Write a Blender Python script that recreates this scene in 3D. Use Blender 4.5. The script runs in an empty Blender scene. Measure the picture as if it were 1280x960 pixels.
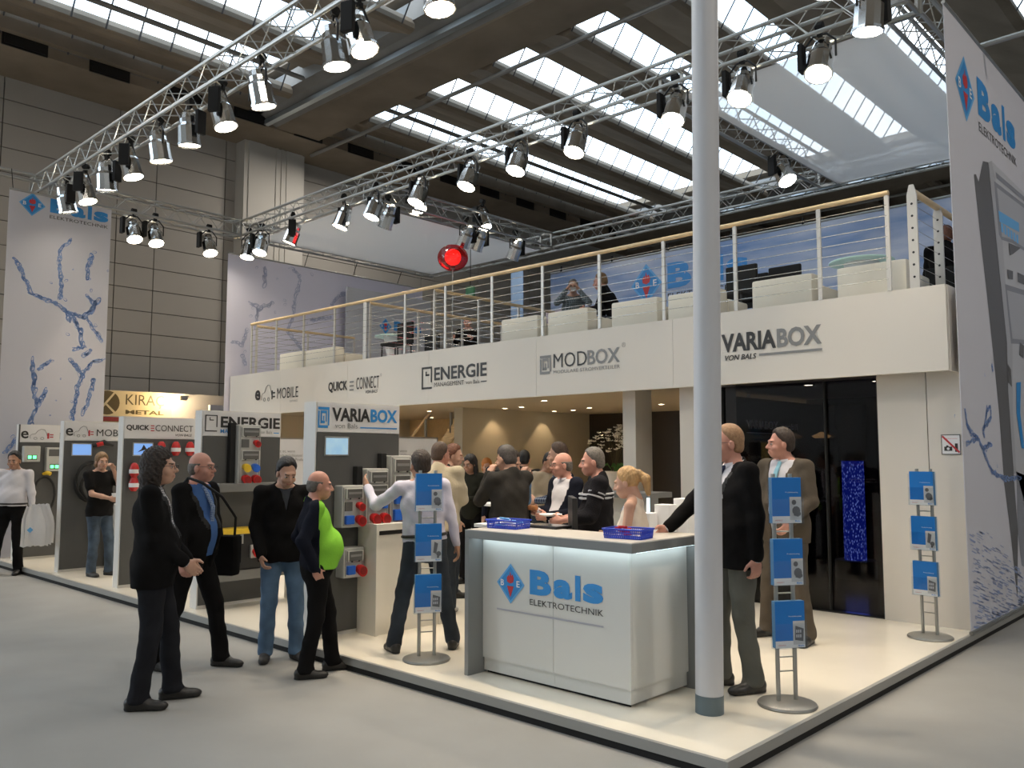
import bpy, bmesh, math, random
import numpy as np
from mathutils import Vector, Matrix
R = math.radians
random.seed(5)
rng = np.random.default_rng(3)
scene = bpy.context.scene
C = scene.collection

# ------------------------------------------------------------------ camera
CAM = (2.3474, -4.1315, 1.62)
YAW, PITCH, ROLL = 43.486, 4.8476, -0.031
cd = bpy.data.cameras.new('camera'); cam = bpy.data.objects.new('camera', cd); C.objects.link(cam)
cd.sensor_width = 36; cd.lens = 1055.14 / 1280 * 36; cd.clip_end = 300
cam.location = CAM
cam.rotation_euler = (R(90 + PITCH), 0, R(YAW))
scene.camera = cam
# ------------------------------------------------------------------ world: overcast daylight above the roof lights
W = bpy.data.worlds.new('daylight'); scene.world = W; W.use_nodes = True
nt = W.node_tree; bg = nt.nodes['Background']
tc = nt.nodes.new('ShaderNodeTexCoord'); nz = nt.nodes.new('ShaderNodeTexNoise'); nz.inputs['Scale'].default_value = 3.0
nz.inputs['Detail'].default_value = 5
rp = nt.nodes.new('ShaderNodeValToRGB')
rp.color_ramp.elements[0].color = (0.62, 0.82, 1.0, 1); rp.color_ramp.elements[1].color = (0.95, 0.98, 1.0, 1)
rp.color_ramp.elements[0].position = .35; rp.color_ramp.elements[1].position = .6
nt.links.new(tc.outputs['Generated'], nz.inputs['Vector']); nt.links.new(nz.outputs['Fac'], rp.inputs['Fac'])
nt.links.new(rp.outputs['Color'], bg.inputs['Color']); bg.inputs['Strength'].default_value = 3.9
# ------------------------------------------------------------------ exposure
vs = scene.view_settings
vs.view_transform = 'Standard'; vs.look = 'None'; vs.gamma = 1; vs.use_curve_mapping = False
vs.exposure = 0.0

def area(name, loc, sx, sy, energy, color, rot=(0, 0, 0)):
    l = bpy.data.lights.new(name, 'AREA'); l.shape = 'RECTANGLE'; l.size = sx; l.size_y = sy
    l.energy = energy; l.color = color
    o = bpy.data.objects.new(name, l); C.objects.link(o); o.location = loc; o.rotation_euler = rot
    return o
# fill lights added under the hall roof to brighten hall and aisles, no fixtures
for i, (x, y, e) in enumerate([(9, -6, 420), (9, 4, 520), (-2, -8, 120), (-10, -7, 120), (-16, -3, 300), (-19, 12, 300)]):
    area('hall_fill', (x, y, 11.6), 1.2, 1.2, e, (1.0, .90, .78))

# ------------------------------------------------------------------ materials
MATS = {}
def mat(name, col, rough=.5, metal=0, var=0, vscale=8, bump=0, bscale=40, emit=0, ecol=None, alpha=None, trans=0, spec=.5, col2=None, stretch=None, coat=0):
    if name in MATS: return MATS[name]
    m = bpy.data.materials.new(name); m.use_nodes = True; t = m.node_tree; b = t.nodes['Principled BSDF']
    b.inputs['Base Color'].default_value = (*col, 1); b.inputs['Roughness'].default_value = rough
    b.inputs['Metallic'].default_value = metal; b.inputs['Specular IOR Level'].default_value = spec
    if coat: b.inputs['Coat Weight'].default_value = coat; b.inputs['Coat Roughness'].default_value = .1
    if trans: b.inputs['Transmission Weight'].default_value = trans
    if alpha is not None: b.inputs['Alpha'].default_value = alpha
    if emit: b.inputs['Emission Color'].default_value = (*(ecol or col), 1); b.inputs['Emission Strength'].default_value = emit
    if var or col2 or bump:
        co = t.nodes.new('ShaderNodeTexCoord'); src = co.outputs['Object']
        if stretch:
            mp = t.nodes.new('ShaderNodeMapping'); mp.inputs['Scale'].default_value = stretch
            t.links.new(src, mp.inputs['Vector']); src = mp.outputs['Vector']
    if var or col2:
        n = t.nodes.new('ShaderNodeTexNoise'); n.inputs['Scale'].default_value = vscale; n.inputs['Detail'].default_value = 6
        t.links.new(src, n.inputs['Vector'])
        r = t.nodes.new('ShaderNodeValToRGB'); r.color_ramp.elements[0].position = .32; r.color_ramp.elements[1].position = .68
        c2 = col2 or tuple(min(1, c * (1 + var)) for c in col); c1 = col if col2 else tuple(c * (1 - var) for c in col)
        r.color_ramp.elements[0].color = (*c1, 1); r.color_ramp.elements[1].color = (*c2, 1)
        t.links.new(n.outputs['Fac'], r.inputs['Fac']); t.links.new(r.outputs['Color'], b.inputs['Base Color'])
    if bump:
        n = t.nodes.new('ShaderNodeTexNoise'); n.inputs['Scale'].default_value = bscale; n.inputs['Detail'].default_value = 5
        t.links.new(src, n.inputs['Vector'])
        bp = t.nodes.new('ShaderNodeBump'); bp.inputs['Strength'].default_value = bump; bp.inputs['Distance'].default_value = .01
        t.links.new(n.outputs['Fac'], bp.inputs['Height']); t.links.new(bp.outputs['Normal'], b.inputs['Normal'])
    MATS[name] = m; return m

def plaid(name, a, b, scale, width=.18):
    m = mat(name, a, .9); t = m.node_tree; bs = t.nodes['Principled BSDF']
    co = t.nodes.new('ShaderNodeTexCoord'); sx = t.nodes.new('ShaderNodeSeparateXYZ'); t.links.new(co.outputs['Object'], sx.inputs[0])
    outs = []
    ad = t.nodes.new('ShaderNodeMath'); ad.operation = 'ADD'; t.links.new(sx.outputs[0], ad.inputs[0]); t.links.new(sx.outputs[1], ad.inputs[1])
    for s in (ad.outputs[0], sx.outputs[2]):
        q = t.nodes.new('ShaderNodeMath'); q.operation = 'MULTIPLY'; q.inputs[1].default_value = scale; t.links.new(s, q.inputs[0])
        f = t.nodes.new('ShaderNodeMath'); f.operation = 'FRACT'; t.links.new(q.outputs[0], f.inputs[0])
        l = t.nodes.new('ShaderNodeMath'); l.operation = 'LESS_THAN'; l.inputs[1].default_value = width; t.links.new(f.outputs[0], l.inputs[0]); outs.append(l.outputs[0])
    mx = t.nodes.new('ShaderNodeMath'); mx.operation = 'MAXIMUM'; t.links.new(outs[0], mx.inputs[0]); t.links.new(outs[1], mx.inputs[1])
    mc = t.nodes.new('ShaderNodeMix'); mc.data_type = 'RGBA'; mc.inputs['A'].default_value = (*a, 1); mc.inputs['B'].default_value = (*b, 1)
    t.links.new(mx.outputs[0], mc.inputs['Factor']); t.links.new(mc.outputs['Result'], bs.inputs['Base Color'])
    return m

def veil(name, col, tr, tcol=(1, 1, 1)):
    """thin see-through cloth or film: part transparent, part lit from either side"""
    if name in MATS: return MATS[name]
    m = bpy.data.materials.new(name); m.use_nodes = True; t = m.node_tree; t.nodes.remove(t.nodes['Principled BSDF'])
    out = t.nodes['Material Output']
    a = t.nodes.new('ShaderNodeBsdfTransparent'); a.inputs[0].default_value = (*tcol, 1)
    d = t.nodes.new('ShaderNodeBsdfDiffuse'); d.inputs[0].default_value = (*col, 1)
    l = t.nodes.new('ShaderNodeBsdfTranslucent'); l.inputs[0].default_value = (*col, 1)
    m1 = t.nodes.new('ShaderNodeMixShader'); m1.inputs[0].default_value = .45; t.links.new(d.outputs[0], m1.inputs[1]); t.links.new(l.outputs[0], m1.inputs[2])
    m2 = t.nodes.new('ShaderNodeMixShader'); m2.inputs[0].default_value = tr; t.links.new(m1.outputs[0], m2.inputs[1]); t.links.new(a.outputs[0], m2.inputs[2])
    t.links.new(m2.outputs[0], out.inputs['Surface']); MATS[name] = m; return m

def clear(name, tcol, gl=.12, rough=.03):
    """thin clear acrylic or window glass"""
    if name in MATS: return MATS[name]
    m = bpy.data.materials.new(name); m.use_nodes = True; t = m.node_tree; t.nodes.remove(t.nodes['Principled BSDF'])
    out = t.nodes['Material Output']
    a = t.nodes.new('ShaderNodeBsdfTransparent'); a.inputs[0].default_value = (*tcol, 1)
    g = t.nodes.new('ShaderNodeBsdfGlossy'); g.inputs['Roughness'].default_value = rough
    m2 = t.nodes.new('ShaderNodeMixShader'); m2.inputs[0].default_value = gl; t.links.new(a.outputs[0], m2.inputs[1]); t.links.new(g.outputs[0], m2.inputs[2])
    t.links.new(m2.outputs[0], out.inputs['Surface']); MATS[name] = m; return m

# ------------------------------------------------------------------ mesh helpers
def V(*a): return np.array(a, float)
class MB:
    def __init__(s): s.v = []; s.f = []; s.n = 0
    def add(s, vs, fs):
        s.v.extend([tuple(map(float, p)) for p in vs]); s.f.extend([tuple(i + s.n for i in f) for f in fs]); s.n += len(vs); return s
    def box(s, x0, x1, y0, y1, z0, z1):
        if x0 > x1: x0, x1 = x1, x0
        if y0 > y1: y0, y1 = y1, y0
        if z0 > z1: z0, z1 = z1, z0
        return s.add([(x0,y0,z0),(x1,y0,z0),(x1,y1,z0),(x0,y1,z0),(x0,y0,z1),(x1,y0,z1),(x1,y1,z1),(x0,y1,z1)],
              [(0,3,2,1),(4,5,6,7),(0,1,5,4),(1,2,6,5),(2,3,7,6),(3,0,4,7)])
    def cbox(s, x0, x1, y0, y1, z0, z1, c=.01):
        """box with chamfered edges"""
        bm = bmesh.new(); bmesh.ops.create_cube(bm, size=1)
        for v in bm.verts: v.co = Vector(((x0+x1)/2 + v.co.x*abs(x1-x0), (y0+y1)/2 + v.co.y*abs(y1-y0), (z0+z1)/2 + v.co.z*abs(z1-z0)))
        bmesh.ops.bevel(bm, geom=bm.edges[:], offset=c, segments=2, affect='EDGES', profile=.6)
        bm.verts.ensure_lookup_table(); s.add([v.co for v in bm.verts], [tuple(v.index for v in f.verts) for f in bm.faces]); bm.free(); return s
    def tube(s, pts, r, seg=8, closed=False, cap=True):
        pts = [V(*p) for p in pts]; n = len(pts); rs = r if hasattr(r, '__len__') else [r]*n
        vs = []; prev = None
        for i, p in enumerate(pts):
            if closed: d = pts[(i+1) % n] - pts[i-1]
            else: d = pts[min(i+1, n-1)] - pts[max(i-1, 0)]
            d = d / (np.linalg.norm(d) + 1e-12)
            if prev is None:
                a = V(0, 0, 1) if abs(d[2]) < .9 else V(1, 0, 0)
            else: a = prev
            u = a - d*(a @ d); u /= (np.linalg.norm(u) + 1e-12); prev = u; w = np.cross(d, u)
            for k in range(seg):
                t = 2*math.pi*k/seg; vs.append(p + rs[i]*(u*math.cos(t) + w*math.sin(t)))
        fs = []
        m = n if closed else n-1
        for i in range(m):
            for k in range(seg):
                a = i*seg+k; b = i*seg+(k+1) % seg; c = ((i+1) % n)*seg+(k+1) % seg; d = ((i+1) % n)*seg+k
                fs.append((a, b, c, d))
        if cap and not closed: fs.append(tuple(range(seg))[::-1]); fs.append(tuple((n-1)*seg+k for k in range(seg)))
        return s.add(vs, fs)
    def lathe(s, prof, seg=24, c=(0, 0, 0), close=True):
        vs = []; n = len(prof)
        for r, z in prof:
            for k in range(seg):
                t = 2*math.pi*k/seg; vs.append((c[0]+r*math.cos(t), c[1]+r*math.sin(t), c[2]+z))
        fs = [(i*seg+k, i*seg+(k+1) % seg, (i+1)*seg+(k+1) % seg, (i+1)*seg+k) for i in range(n-1) for k in range(seg)]
        if close: fs.append(tuple(range(seg))[::-1]); fs.append(tuple((n-1)*seg+k for k in range(seg)))
        return s.add(vs, fs)
    def prism(s, poly, o, u, v, w, d0, d1):
        """polygon in the u,v plane at o, extruded along w from d0 to d1"""
        o, u, v, w = V(*o), V(*u), V(*v), V(*w); n = len(poly)
        vs = [o+u*a+v*b+w*d0 for a, b in poly] + [o+u*a+v*b+w*d1 for a, b in poly]
        fs = [tuple(range(n))[::-1], tuple(range(n, 2*n))] + [(i, (i+1) % n, n+(i+1) % n, n+i) for i in range(n)]
        return s.add(vs, fs)
    def build(s, name, m, parent=None, smooth=False, label=None, kind=None):
        me = bpy.data.meshes.new(name)
        me.from_pydata(s.v, [], s.f); me.update()
        if m: me.materials.append(m)
        if smooth:
            me.polygons.foreach_set('use_smooth', [True]*len(me.polygons))
            try: me.set_sharp_from_angle(angle=R(42))
            except Exception: pass
        o = bpy.data.objects.new(name, me); C.objects.link(o)
        if parent is not None: o.parent = parent
        if label: o['label'] = label
        if kind: o['kind'] = kind
        return o
def tag(o, label, cat, group=None):
    o['label'] = label; o['category'] = cat
    if group: o['group'] = group
    return o
def thing(name, loc, label, cat, group=None, rz=0, parent=None):
    o = bpy.data.objects.new(name, None); C.objects.link(o); o.location = loc; o.rotation_euler = (0, 0, rz)
    o.empty_display_size = .1
    if cat: tag(o, label, cat, group)
    return o
def struct(o, label=None):
    o['kind'] = 'structure'
    if label: o['label'] = label
    return o
def sroot(name, label=None):
    o = bpy.data.objects.new(name, None); C.objects.link(o); return struct(o, label)
def inst(src, loc=(0, 0, 0), parent=None, rot=None, scale=None):
    o = src.copy(); C.objects.link(o); o.location = loc
    if parent is not None: o.parent = parent
    if rot: o.rotation_euler = rot
    if scale: o.scale = scale
    return o
def copy_tree(o, parent=None):
    c = o.copy(); C.objects.link(c)
    if parent is not None: c.parent = parent
    for ch in list(o.children): copy_tree(ch, c)
    return c

def glyphs(s, bold=0, shear=0):
    cu = bpy.data.curves.new('t', 'FONT'); cu.body = s; cu.size = 1; cu.offset = bold; cu.shear = shear; cu.resolution_u = 3
    ob = bpy.data.objects.new('t', cu); C.objects.link(ob)
    dg = bpy.context.evaluated_depsgraph_get(); dg.update()
    me = bpy.data.meshes.new_from_object(ob.evaluated_get(dg))
    vs = [tuple(v.co) for v in me.vertices]; fs = [tuple(p.vertices) for p in me.polygons]
    bpy.data.objects.remove(ob); bpy.data.curves.remove(cu); bpy.data.meshes.remove(me)
    return vs, fs
def text(s, o, u, v, w, h, m, parent=None, bold=0, shear=0, name='lettering', off=.003, label=None):
    """flat lettering fitted into w x h; o is its lower left corner, u reads right, v up"""
    vs, fs = glyphs(s, bold, shear); a = np.array(vs)[:, :2]; lo = a.min(0); hi = a.max(0); sc = np.array([w, h])/(hi-lo)
    o, u, v = V(*o), V(*u), V(*v); n = np.cross(u, v)
    b = MB(); b.add([o + u*(p[0]-lo[0])*sc[0] + v*(p[1]-lo[1])*sc[1] + n*off for p in a], fs)
    return b.build(name, m, parent, label=label)
def poly(pts, o, u, v, m, parent, name='print', off=.003, label=None, kind=None):
    o, u, v = V(*o), V(*u), V(*v); n = np.cross(u, v)
    b = MB()
    for i, P in enumerate(pts):
        b.add([o+u*p[0]+v*p[1]+n*(off) for p in P], [tuple(range(len(P)))])
    return b.build(name, m, parent, label=label, kind=kind)

# palette
alu = mat('brushed_aluminium', (.42, .42, .40), .38, .85, bump=.05, bscale=200)
alu_dull = mat('anodised_aluminium', (.30, .30, .285), .5, .1)
chrome = mat('polished_chrome', (.75, .75, .74), .12, 1)
white = mat('white_laminate', (.74, .72, .68), .45, bump=.02, bscale=5)
fascia_w = mat('white_painted_board', (.70, .66, .60), .6, var=.012, vscale=.7)
wall_cream = mat('cream_painted_board', (.72, .69, .62), .6)
greyp = mat('dark_grey_board', (.085, .085, .083), .55, var=.06, vscale=3)
lgrey = mat('grey_metal_edge', (.23, .235, .235), .45, .2)
black = mat('black_plastic', (.012, .012, .013), .45)
blackm = mat('black_matte', (.01, .01, .01), .85)
rubber = mat('black_rubber', (.02, .02, .02), .8)
blue = mat('print_blue', (.035, .27, .66), .5)
lblue = mat('print_light_blue', (.13, .42, .78), .5)
redp = mat('print_red', (.55, .04, .05), .5)
inkk = mat('print_black', (.03, .028, .027), .5)
inkg = mat('print_grey', (.22, .22, .22), .5)
whitep = mat('print_white', (.82, .82, .83), .6)
wood = mat('pale_beech_wood', (.62, .46, .26), .45, var=.12, vscale=6, stretch=(1, 1, 6))
redplug = mat('red_plastic', (.5, .015, .015), .3)
blueplug = mat('blue_plastic', (.02, .13, .6), .35)
yelplug = mat('yellow_plastic', (.75, .5, .03), .35)
boxg = mat('light_grey_plastic', (.50, .50, .47), .4)
smoke = mat('smoked_cover', (.12, .12, .115), .15)

X, Y, Z = (1, 0, 0), (0, 1, 0), (0, 0, 1)
MX = (-1, 0, 0); MY = (0, -1, 0)

def circ(cx, cy, r, n=20, rx=None): return [(cx+(rx or r)*math.cos(2*math.pi*k/n), cy+r*math.sin(2*math.pi*k/n)) for k in range(n)]
def bals_logo(par, o, u, v, Wd, line=False, vs=1.0):
    """diamond emblem with flame and torch, the name and the line under it; o = left foot of the B"""
    o, u, v = V(*o), V(*u), V(*v); k = Wd/.66
    H = .175*k*vs
    cx, cy, hw, hh = -.19*k, .055*k*vs, .14*k, .145*k*vs
    poly([[(cx-hw, cy), (cx, cy-hh), (cx+hw, cy), (cx, cy+hh)]], o, u, v, lblue, par, 'emblem_diamond', .003)
    a = .85
    poly([[(cx-hw*a, cy), (cx, cy-hh*a), (cx+hw*a, cy), (cx, cy+hh*a)]], o, u, v, blue, par, 'emblem_field', .0042)
    fl = [(-.032, .012), (-.036, .04), (-.018, .062), (-.008, .05), (-.002, .088), (.01, .055), (.022, .068), (.036, .04), (.03, .012), (0, .0)]
    poly([[(cx+x*k, cy+y*k*vs) for x, y in fl], [(cx-.034*k, cy-.018*k*vs), (cx, cy-.1*k*vs), (cx+.034*k, cy-.018*k*vs)]], o, u, v, redp, par, 'emblem_flame', .006)
    text('B', o+u*(cx-.098*k)+v*(cy-.02*k*vs), u, v, .034*k, .045*k*vs, whitep, par, .02, name='emblem_letter', off=.006)
    text('E', o+u*(cx+.062*k)+v*(cy-.02*k*vs), u, v, .032*k, .045*k*vs, whitep, par, .02, name='emblem_letter', off=.006)
    for ch, x0, x1, y1 in (('B', 0, .31, 1), ('a', .34, .595, .75), ('l', .635, .705, 1.0), ('s', .74, 1.0, .75)):
        if ch == 'l': poly([[(x0*Wd, 0), (x1*Wd, 0), (x1*Wd, H*.98), (x0*Wd, H*.98)]], o, u, v, blue, par, 'lettering')
        else: text(ch, o+u*(x0*Wd), u, v, (x1-x0)*Wd, H*y1, blue, par, .052)
    text('ELEKTROTECHNIK', o-v*(.075*k*vs), u, v, Wd, .042*k*vs, inkk, par, .0)
    if line:
        poly([[(cx-hw, -.135*k), (Wd, -.135*k), (Wd, -.147*k), (cx-hw, -.147*k)]], o, u, v, mat('print_silver', (.42, .42, .47), .4), par, 'rule', .003)

# labyrinth emblem of nested square brackets
def maze_logo(par, o, u, v, w, h, m, t=.1):
    P = []
    def r(x0, y0, x1, y1): P.append([(x0*w, y0*h), (x1*w, y0*h), (x1*w, y1*h), (x0*w, y1*h)])
    r(0, 1-t, 1, 1); r(1-t, .12, 1, 1-t); r(0, .0, t, .82); r(t, 0, .88, t)
    r(.22, .7, .78, .7+t); r(.68, .3, .78, .7); r(.22, .22, .22+t, .7); r(.32, .22, .6, .22+t); r(.45, .36, .55, .58)
    poly(P, o, u, v, m, par, 'maze_emblem')
# car outline with a plug, used between "e" and "MOBILE"
def car_logo(par, o, u, v, w, h, m, m2):
    b = MB(); o, u, v = V(*o), V(*u), V(*v); n = np.cross(u, v)*.004
    pts = [(.02, .0), (.0, .3), (.08, .45), (.22, .5), (.32, .85), (.45, 1), (.58, .95), (.66, .6), (.7, .3)]
    b.tube([o+u*(x*w)+v*(y*h)+n for x, y in pts], h*.022, 4)
    for cx in (.22, .5): b.tube([o+u*(x*w)+v*(y*h)+n for x, y in circ(cx, .02, .12, 10, .07)], h*.02, 4, closed=True)
    b.build('car_outline', m, par)
    poly([[(.7*w, 0), (.78*w, 0), (.78*w, .6*h), (.7*w, .6*h)], [(.8*w, .38*h), (.95*w, .38*h), (.95*w, .48*h), (.8*w, .48*h)], [(.8*w, .12*h), (.95*w, .12*h), (.95*w, .22*h), (.8*w, .22*h)]], o, u, v, m2, par, 'plug_sign')
def hand_logo(par, o, u, v, w, h, m):
    poly([[(0, y*h), (w, y*h), (w, (y+.16)*h), (0, (y+.16)*h)] for y in (0, .42, .84)], o, u, v, m, par, 'bar_sign')

# ================================================================== SETTING
ZF = -.10
carpet = mat('grey_carpet', (.305, .30, .283), .95, var=.07, vscale=1.3, bump=.35, bscale=260)
t = carpet.node_tree
fl = MB().box(-26, 22, -26, 42, ZF-.1, ZF).build('floor', carpet); struct(fl, 'light grey exhibition hall carpet')
# raised stand floor
stagem = mat('cream_stand_floor', (.86, .80, .68), .22, var=.02, vscale=2, coat=.2)
st = MB().box(-12.95, -.03, .03, 11, -.06, 0).build('raised_floor', stagem); struct(st, 'glossy cream raised floor of the stand')
MB().box(-12.9, -.012, .012, 11, ZF, -.055).build('plinth', blackm, st)
tr1 = MB().box(-12.98, 0, 0, .03, -.055, .004).build('trim_1', alu_dull); struct(tr1, 'aluminium edge along the front of the stand floor')
tr2 = MB().box(-.03, 0, .03, 11, -.055, .004).build('trim_2', alu_dull); struct(tr2, 'aluminium edge along the right side of the stand floor')

# hall side wall of big panels (left), with a column
wp = mat('beige_wall_panel', (.42, .405, .38), .7, var=.03, vscale=.6)
wj = mat('dark_joint', (.10, .095, .09), .9)
wl = MB().box(-23.6, -23.1, -10, 42, ZF, 14).build('wall_left', wj); struct(wl, 'beige panelled hall wall')
ys = [-10, -6, -.6, 2.5, 5.6, 6.75, 9.0, 11.8, 14.2, 17.4, 20.6, 23.8, 27, 30.2, 33.4, 36.6, 39.8, 42]
rows = 18; ph = (12.0-ZF)/rows
cache = {}
for a, b in zip(ys[:-1], ys[1:]):
    for r_ in range(rows):
        key = round(b-a, 3)
        if key not in cache: o = MB().box(0, .04, .015, b-a-.015, .012, ph-.012).build('wall_panel', wp, wl); cache[key] = o
        else: o = inst(cache[key], parent=wl)
        o.location = (-23.1 + rng.uniform(0, .006), a, ZF+r_*ph)
colb = MB().box(-23.1, -22.5, 9.35, 11.6, ZF, 12).box(-22.5, -22.46, 9.5, 10.1, ZF, 12).box(-22.5, -22.46, 10.5, 10.58, ZF, 12).box(-22.5, -22.46, 10.7, 10.78, ZF, 12).box(-22.5, -22.46, 10.9, 11.5, ZF, 12)
colb.build('pilaster', mat('pale_grey_column', (.56, .55, .52), .7), wl)
for nm, bx in (('wall_right', (20, 20.3, -26, 42, ZF, 14)), ('wall_back', (-23.6, 20.3, 41.6, 42, ZF, 14)), ('wall_front', (-23.6, 20.3, -26, -25.6, ZF, 14))):
    struct(MB().box(*bx).build(nm, wp))
# dark far wall behind other stands, left of wall_left's start
# roof
conc = mat('raw_concrete', (.26, .215, .165), .9, var=.16, vscale=.8, bump=.4, bscale=6)
concl = mat('pale_concrete', (.27, .27, .265), .85, var=.1, vscale=1.2, bump=.2, bscale=8)
ceil = sroot('ceiling', 'shed roof of dark concrete beams')
def prof_obj(poly2, y0, y1, name, m, parent):
    b = MB(); b.prism(poly2, (0, 0, 0), X, Z, Y, y0, y1); return b.build(name, m, parent)
P0 = 2.72
shed = [(.50, 12.62), (1.05, 12.56), (2.30, 12.03), (2.50, 11.93), (2.66, 11.95), (2.72, 12.0), (2.72, 12.12), (2.6, 12.3), (1.2, 12.85), (.5, 12.85)]
X0s = [-18.44 + P0*k for k in range(-1, 15)]
bays = [(11.3, 27.0), (-7.0, 8.6), (29.4, 41.6), (-25.6, -9.4)]
for bi, (ya, yb) in enumerate(bays):
    src = None
    for x0 in X0s:
        if src is None: src = prof_obj(shed, ya, yb, 'shed_beam', conc, ceil)
        else: src2 = inst(src, parent=ceil)
        (src if x0 == X0s[0] else src2).location = (x0, 0, 0)
# glazing strips
pane_m = clear('wired_roof_glass', (.86, .93, 1.0), .08, .2)
mull_m = mat('dark_glazing_bar', (.07, .07, .075), .5)
pn = None; ml = None; wn = 0
for bi, (ya, yb) in enumerate(bays):
    for x0 in X0s:
        if bi == 2: continue
        wn += 1
        wr = sroot('window_%d' % wn)
        if bi == 0 or (bi == 1 and x0 < -12):
            step = .8; n = int((yb-ya)/step)
            for k in range(n+1):
                y = ya + k*step
                if k < n:
                    if pn is None:
                        pn = MB().add([(0, 0, 12.0), (0, .8, 12.0), (.47, .8, 12.66), (.47, 0, 12.66)], [(0, 1, 2, 3)]).build('pane', pane_m, wr); o = pn
                    else: o = inst(pn, parent=wr)
                    o.location = (x0, y, 0)
                if ml is None: ml = MB().tube([(0, 0, 11.98), (.48, 0, 12.68)], .022, 4).build('glazing_bar', mull_m, wr); o = ml
                else: o = inst(ml, parent=wr)
                o.location = (x0, y, 0)
        else:
            o = MB().add([(0, ya, 12.0), (0, yb, 12.0), (.47, yb, 12.66), (.47, ya, 12.66)], [(0, 1, 2, 3)]).build('pane', pane_m, wr); o.location = (x0, 0, 0)
# the far bay has no roof lights
MB().box(-23, 20, 29.4, 41.6, 12.62, 12.7).build('roof_slab', conc, ceil)
# cross girders
for gy in (8.6, 27.0, -9.4):
    g = [(gy+.35, 12.95), (gy+.5, 12.7), (gy+1.05, 11.98), (gy+2.55, 11.98), (gy+2.75, 12.3), (gy+2.75, 13.2), (gy-.1, 13.2), (gy-.1, 12.95)]
    b = MB(); b.prism(g, (0, 0, 0), Y, Z, X, -23.1, 20); b.build('girder', conc, ceil)
    b = MB(); b.prism([(gy+.0, 12.25), (gy+.42, 12.25), (gy+1.0, 12.0), (gy+1.04, 12.03), (gy+.46, 12.75), (gy+.0, 12.75)], (0, 0, 0), Y, Z, X, -21.5, 20).build('girder_flank', concl, ceil)
    MB().box(-21, 20, gy+.55, gy+.72, 11.96, 12.02).box(-21, 20, gy+.55, gy+.57, 12.02, 12.1).build('cable_tray', mat('galvanised_steel', (.5, .55, .58), .3, .7), ceil)
    MB().tube([(-22, gy+2.95, 11.85), (20, gy+2.95, 11.85)], .06, 8).build('pipe', mat('grey_pipe', (.3, .3, .29), .5, .3), ceil)
# eaves beam along the left wall with dark vent openings
MB().box(-23.1, -21.0, -10, 41.6, 11.95, 13.2).box(-21.0, -20.75, -10, 41.6, 12.25, 13.2).build('eaves_beam', conc, ceil)
vn = None
for k in range(17):
    if vn is None: vn = MB().box(0, .06, 0, .95, 0, .22).box(-.01, .03, -.06, 1.01, -.05, .27).build('vent', black, ceil); o = vn
    else: o = inst(vn, parent=ceil)
    o.location = (-21.0, -6.5+2.1*k, 11.98)
MB().box(-23.6, 20.3, -26, 42, 15.5, 15.6)  # (no closed lid: the daylight enters between the sheds)
# upstand that closes the roof edge
MB().box(-23.6, -20.9, -26, -10, 12, 13.2).build('roof_edge', conc, ceil)
MB().tube([(-17.9, -7, 12.3), (-17.9, 8.6, 12.3)], .07, 8).tube([(-17.9, 11.3, 12.3), (-17.9, 27, 12.3)], .07, 8).build('pipe', mat('grey_pipe', (.3, .3, .29), .5, .3), ceil)
# ================================================================== STAND BUILDING
HIGH = []
# upper deck with its white fascia
deck = sroot('deck', 'upper floor of the two-storey stand')
struct(MB().box(-13.5, -.1, 4.36, 10, 2.46, 3.12).build('ceiling', mat('brown_under_deck', (.30, .26, .20), .7)), 'low ceiling under the upper deck')
MB().box(-13.5, -.08, 4.34, 10, 3.12, 3.19).build('deck_floor', mat('grey_deck_floor', (.35, .35, .36), .7), deck)
fx = [-13.52, -11.6, -9.5, -7.4, -5.2, -3.05, -.07]
for a, b in zip(fx[:-1], fx[1:]):
    MB().box(a+.002, b-.002, 4.30, 4.335, 2.41, 3.22).build('fascia_panel', fascia_w, deck)
MB().box(-.095, -.065, 4.3365, 10, 2.41, 3.22).build('side_fascia_panel', fascia_w, deck)
MB().box(-13.5, -.1, 4.335, 4.37, 2.41, 3.12).build('fascia_backing', wall_cream, deck)
def fsign(name, label): return thing(name, (0, 0, 0), label, 'sign', 'brand signs on the white fascia')
FY = 4.297
s = fsign('fascia_sign', 'e-mobile lettering with a car outline, far left of the white fascia')
text('e', (-12.52, FY, 2.68), X, Z, .2, .2, inkk, s, .03); car_logo(s, (-12.28, FY, 2.68), X, Z, .52, .28, inkg, inkk)
text('MOBILE', (-11.72, FY, 2.68), X, Z, .72, .2, inkk, s, .0); text('connect', (-11.28, FY, 2.60), X, Z, .26, .04, inkg, s)
s = fsign('fascia_sign', 'QUICK CONNECT lettering on the white fascia, second from the left')
text('QUICK', (-10.05, FY, 2.70), X, Z, .56, .19, inkk, s, .03); hand_logo(s, (-9.43, FY, 2.71), X, Z, .12, .16, inkg)
text('CONNECT', (-9.24, FY, 2.72), X, Z, .62, .2, inkk, s, .0); text('VON BALS', (-8.98, FY, 2.64), X, Z, .32, .055, inkk, s, .01, .3); text('®', (-8.6, FY, 2.9), X, Z, .05, .05, inkg, s)
s = fsign('fascia_sign', 'ENERGIE MANAGEMENT lettering with a square maze emblem on the fascia')
P = [(0, 0), (.24, 0), (.24, .03), (.03, .03), (.03, .31), (.24, .31), (.24, .34), (0, .34)]
poly([P, [(.21, .1), (.24, .1), (.24, .31), (.21, .31)], [(.09, .2), (.18, .2), (.18, .23), (.09, .23)], [(.09, .2), (.12, .2), (.12, .27), (.09, .27)]], (-7.56, FY, 2.63), X, Z, inkk, s, 'maze_emblem')
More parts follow.
